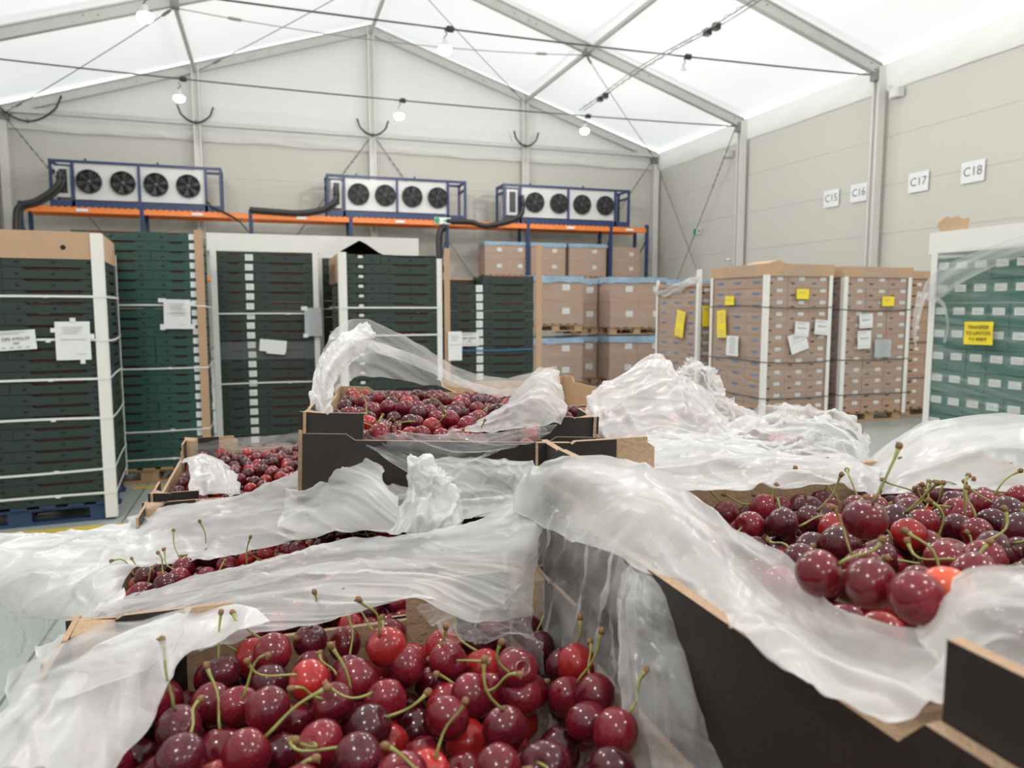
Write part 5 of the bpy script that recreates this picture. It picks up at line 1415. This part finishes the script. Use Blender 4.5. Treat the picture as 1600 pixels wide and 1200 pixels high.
film('plastic_film', 'broad grey film sheet rising behind the raised tray to its far side', [
 [P(1350,725,.86), P(1395,690,.87), P(1450,662,.88), P(1520,648,.88), P(1600,645,.87), P(1680,650,.86), P(1760,660,.86)],
 [P(1355,740,.82), P(1405,712,.82), P(1470,690,.82), P(1540,680,.82), P(1620,680,.81), P(1700,690,.80), P(1780,700,.80)],
 [P(1365,755,.78), P(1415,738,.78), P(1490,725,.78), P(1560,724,.77), P(1640,730,.76), P(1720,745,.75), P(1790,750,.75)],
 [P(1375,772,.75), P(1430,770,.74), P(1500,768,.74), P(1570,775,.73), P(1650,795,.70), P(1730,820,.68), P(1790,820,.68)],
 ], M_['film_milky'], amp=.007, crease=.003, freq=14, seed=22)
# --- D / E : heaps behind -------------------------------------------------------
film('plastic_film', 'tent-shaped heap of white film peaking against the carton pallets', [
 [P(1020,558,1.36), P(1022,557,1.36), P(1026,558,1.36), P(1032,560,1.36), P(1038,563,1.36)],
 [P(965,592,1.30), P(1000,590,1.22), P(1035,588,1.20), P(1062,592,1.22), P(1078,600,1.30)],
 [P(925,618,1.24), P(975,625,1.14), P(1030,625,1.10), P(1080,628,1.12), P(1115,642,1.20)],
 [P(912,650,1.18), P(965,655,1.07), P(1030,658,1.03), P(1090,660,1.05), P(1145,672,1.12)],
 [P(888,692,1.10), P(950,690,1.02), P(1030,692,.98), P(1100,694,.98), P(1165,692,1.05)],
 ], M_['film_milky'], amp=.007, crease=.006, freq=14, seed=23, aniso=.6)
film('plastic_film', 'second crumpled peak of film behind the tent-shaped heap', [
 [P(1068,572,1.50), P(1076,562,1.50), P(1084,562,1.50), P(1094,575,1.50)],
 [P(1045,585,1.44), P(1072,585,1.40), P(1098,585,1.40), P(1118,598,1.46)],
 [P(1060,612,1.38), P(1085,612,1.34), P(1115,618,1.34), P(1140,630,1.40)],
 [P(1080,640,1.32), P(1110,640,1.28), P(1150,645,1.28), P(1185,655,1.34)],
 [P(1085,665,1.25), P(1120,668,1.22), P(1160,672,1.22), P(1200,680,1.28)],
 ], M_['film'], amp=.010, crease=.008, freq=40, seed=24, aniso=1)
film('plastic_film', 'crumpled film hump over the tray behind the raised one', [
 [P(1150,672,1.14), P(1175,652,1.14), P(1215,642,1.14), P(1265,642,1.14), P(1310,650,1.12), P(1338,668,1.08), P(1350,690,1.04)],
 [P(1130,685,1.04), P(1170,672,1.03), P(1220,662,1.03), P(1270,662,1.02), P(1315,670,1.00), P(1342,690,.98), P(1352,715,.97)],
 [P(1120,700,.95), P(1170,694,.95), P(1225,688,.95), P(1275,690,.94), P(1315,700,.92), P(1340,720,.91), P(1350,745,.90)],
 [P(1130,718,.88), P(1180,720,.87), P(1235,724,.86), P(1285,735,.84), P(1320,745,.83), P(1345,758,.82), P(1360,765,.80)],
 ], M_['film'], amp=.008, crease=.007, freq=34, seed=25, aniso=1.2)
film('plastic_film', 'low white film fold joining the heaps behind the raised tray flap', [
 [P(890,694,1.06), P(960,688,1.02), P(1040,684,.98), P(1110,680,.98), P(1180,690,.98)],
 [P(940,702,.96), P(1000,700,.93), P(1060,698,.90), P(1120,700,.90), P(1190,710,.90)],
 [P(985,715,.88), P(1030,712,.86), P(1080,714,.85), P(1140,722,.84), P(1200,735,.84)],
 ], M_['film_milky'], amp=.008, crease=.005, freq=26, seed=26)
# --- G ---------------------------------------------------------------------------
film('plastic_film', 'clear film lining the rear wall of the kraft-cornered tray', [
 [Lc('G',.01,.568,.105), Lc('G',.10,.568,.118), Lc('G',.20,.570,.120), Lc('G',.33,.570,.128), Lc('G',.44,.57,.13)],
 [Lc('G',.02,.555,.08), Lc('G',.10,.553,.085), Lc('G',.20,.555,.085), Lc('G',.33,.555,.09), Lc('G',.40,.555,.09)],
 [Lc('G',.02,.53,.065), Lc('G',.10,.52,.07), Lc('G',.20,.52,.07), Lc('G',.33,.53,.07), Lc('G',.385,.53,.07)],
 ], M_['film_clear'], amp=.004, crease=.004, freq=34, seed=27)
film('plastic_film', 'white folded film corner in the kraft-cornered tray', [
 [Lc('G',.012,.40,.10), Lc('G',.03,.30,.125), Lc('G',.05,.20,.12), Lc('G',.06,.05,.10)],
 [Lc('G',.06,.38,.115), Lc('G',.08,.28,.135), Lc('G',.10,.18,.13), Lc('G',.10,.05,.105)],
 [Lc('G',.10,.34,.105), Lc('G',.12,.25,.115), Lc('G',.14,.16,.115), Lc('G',.15,.05,.10)],
 ], M_['film_milky'], nu=60, nv=40, amp=.005, crease=.004, freq=34, seed=28)
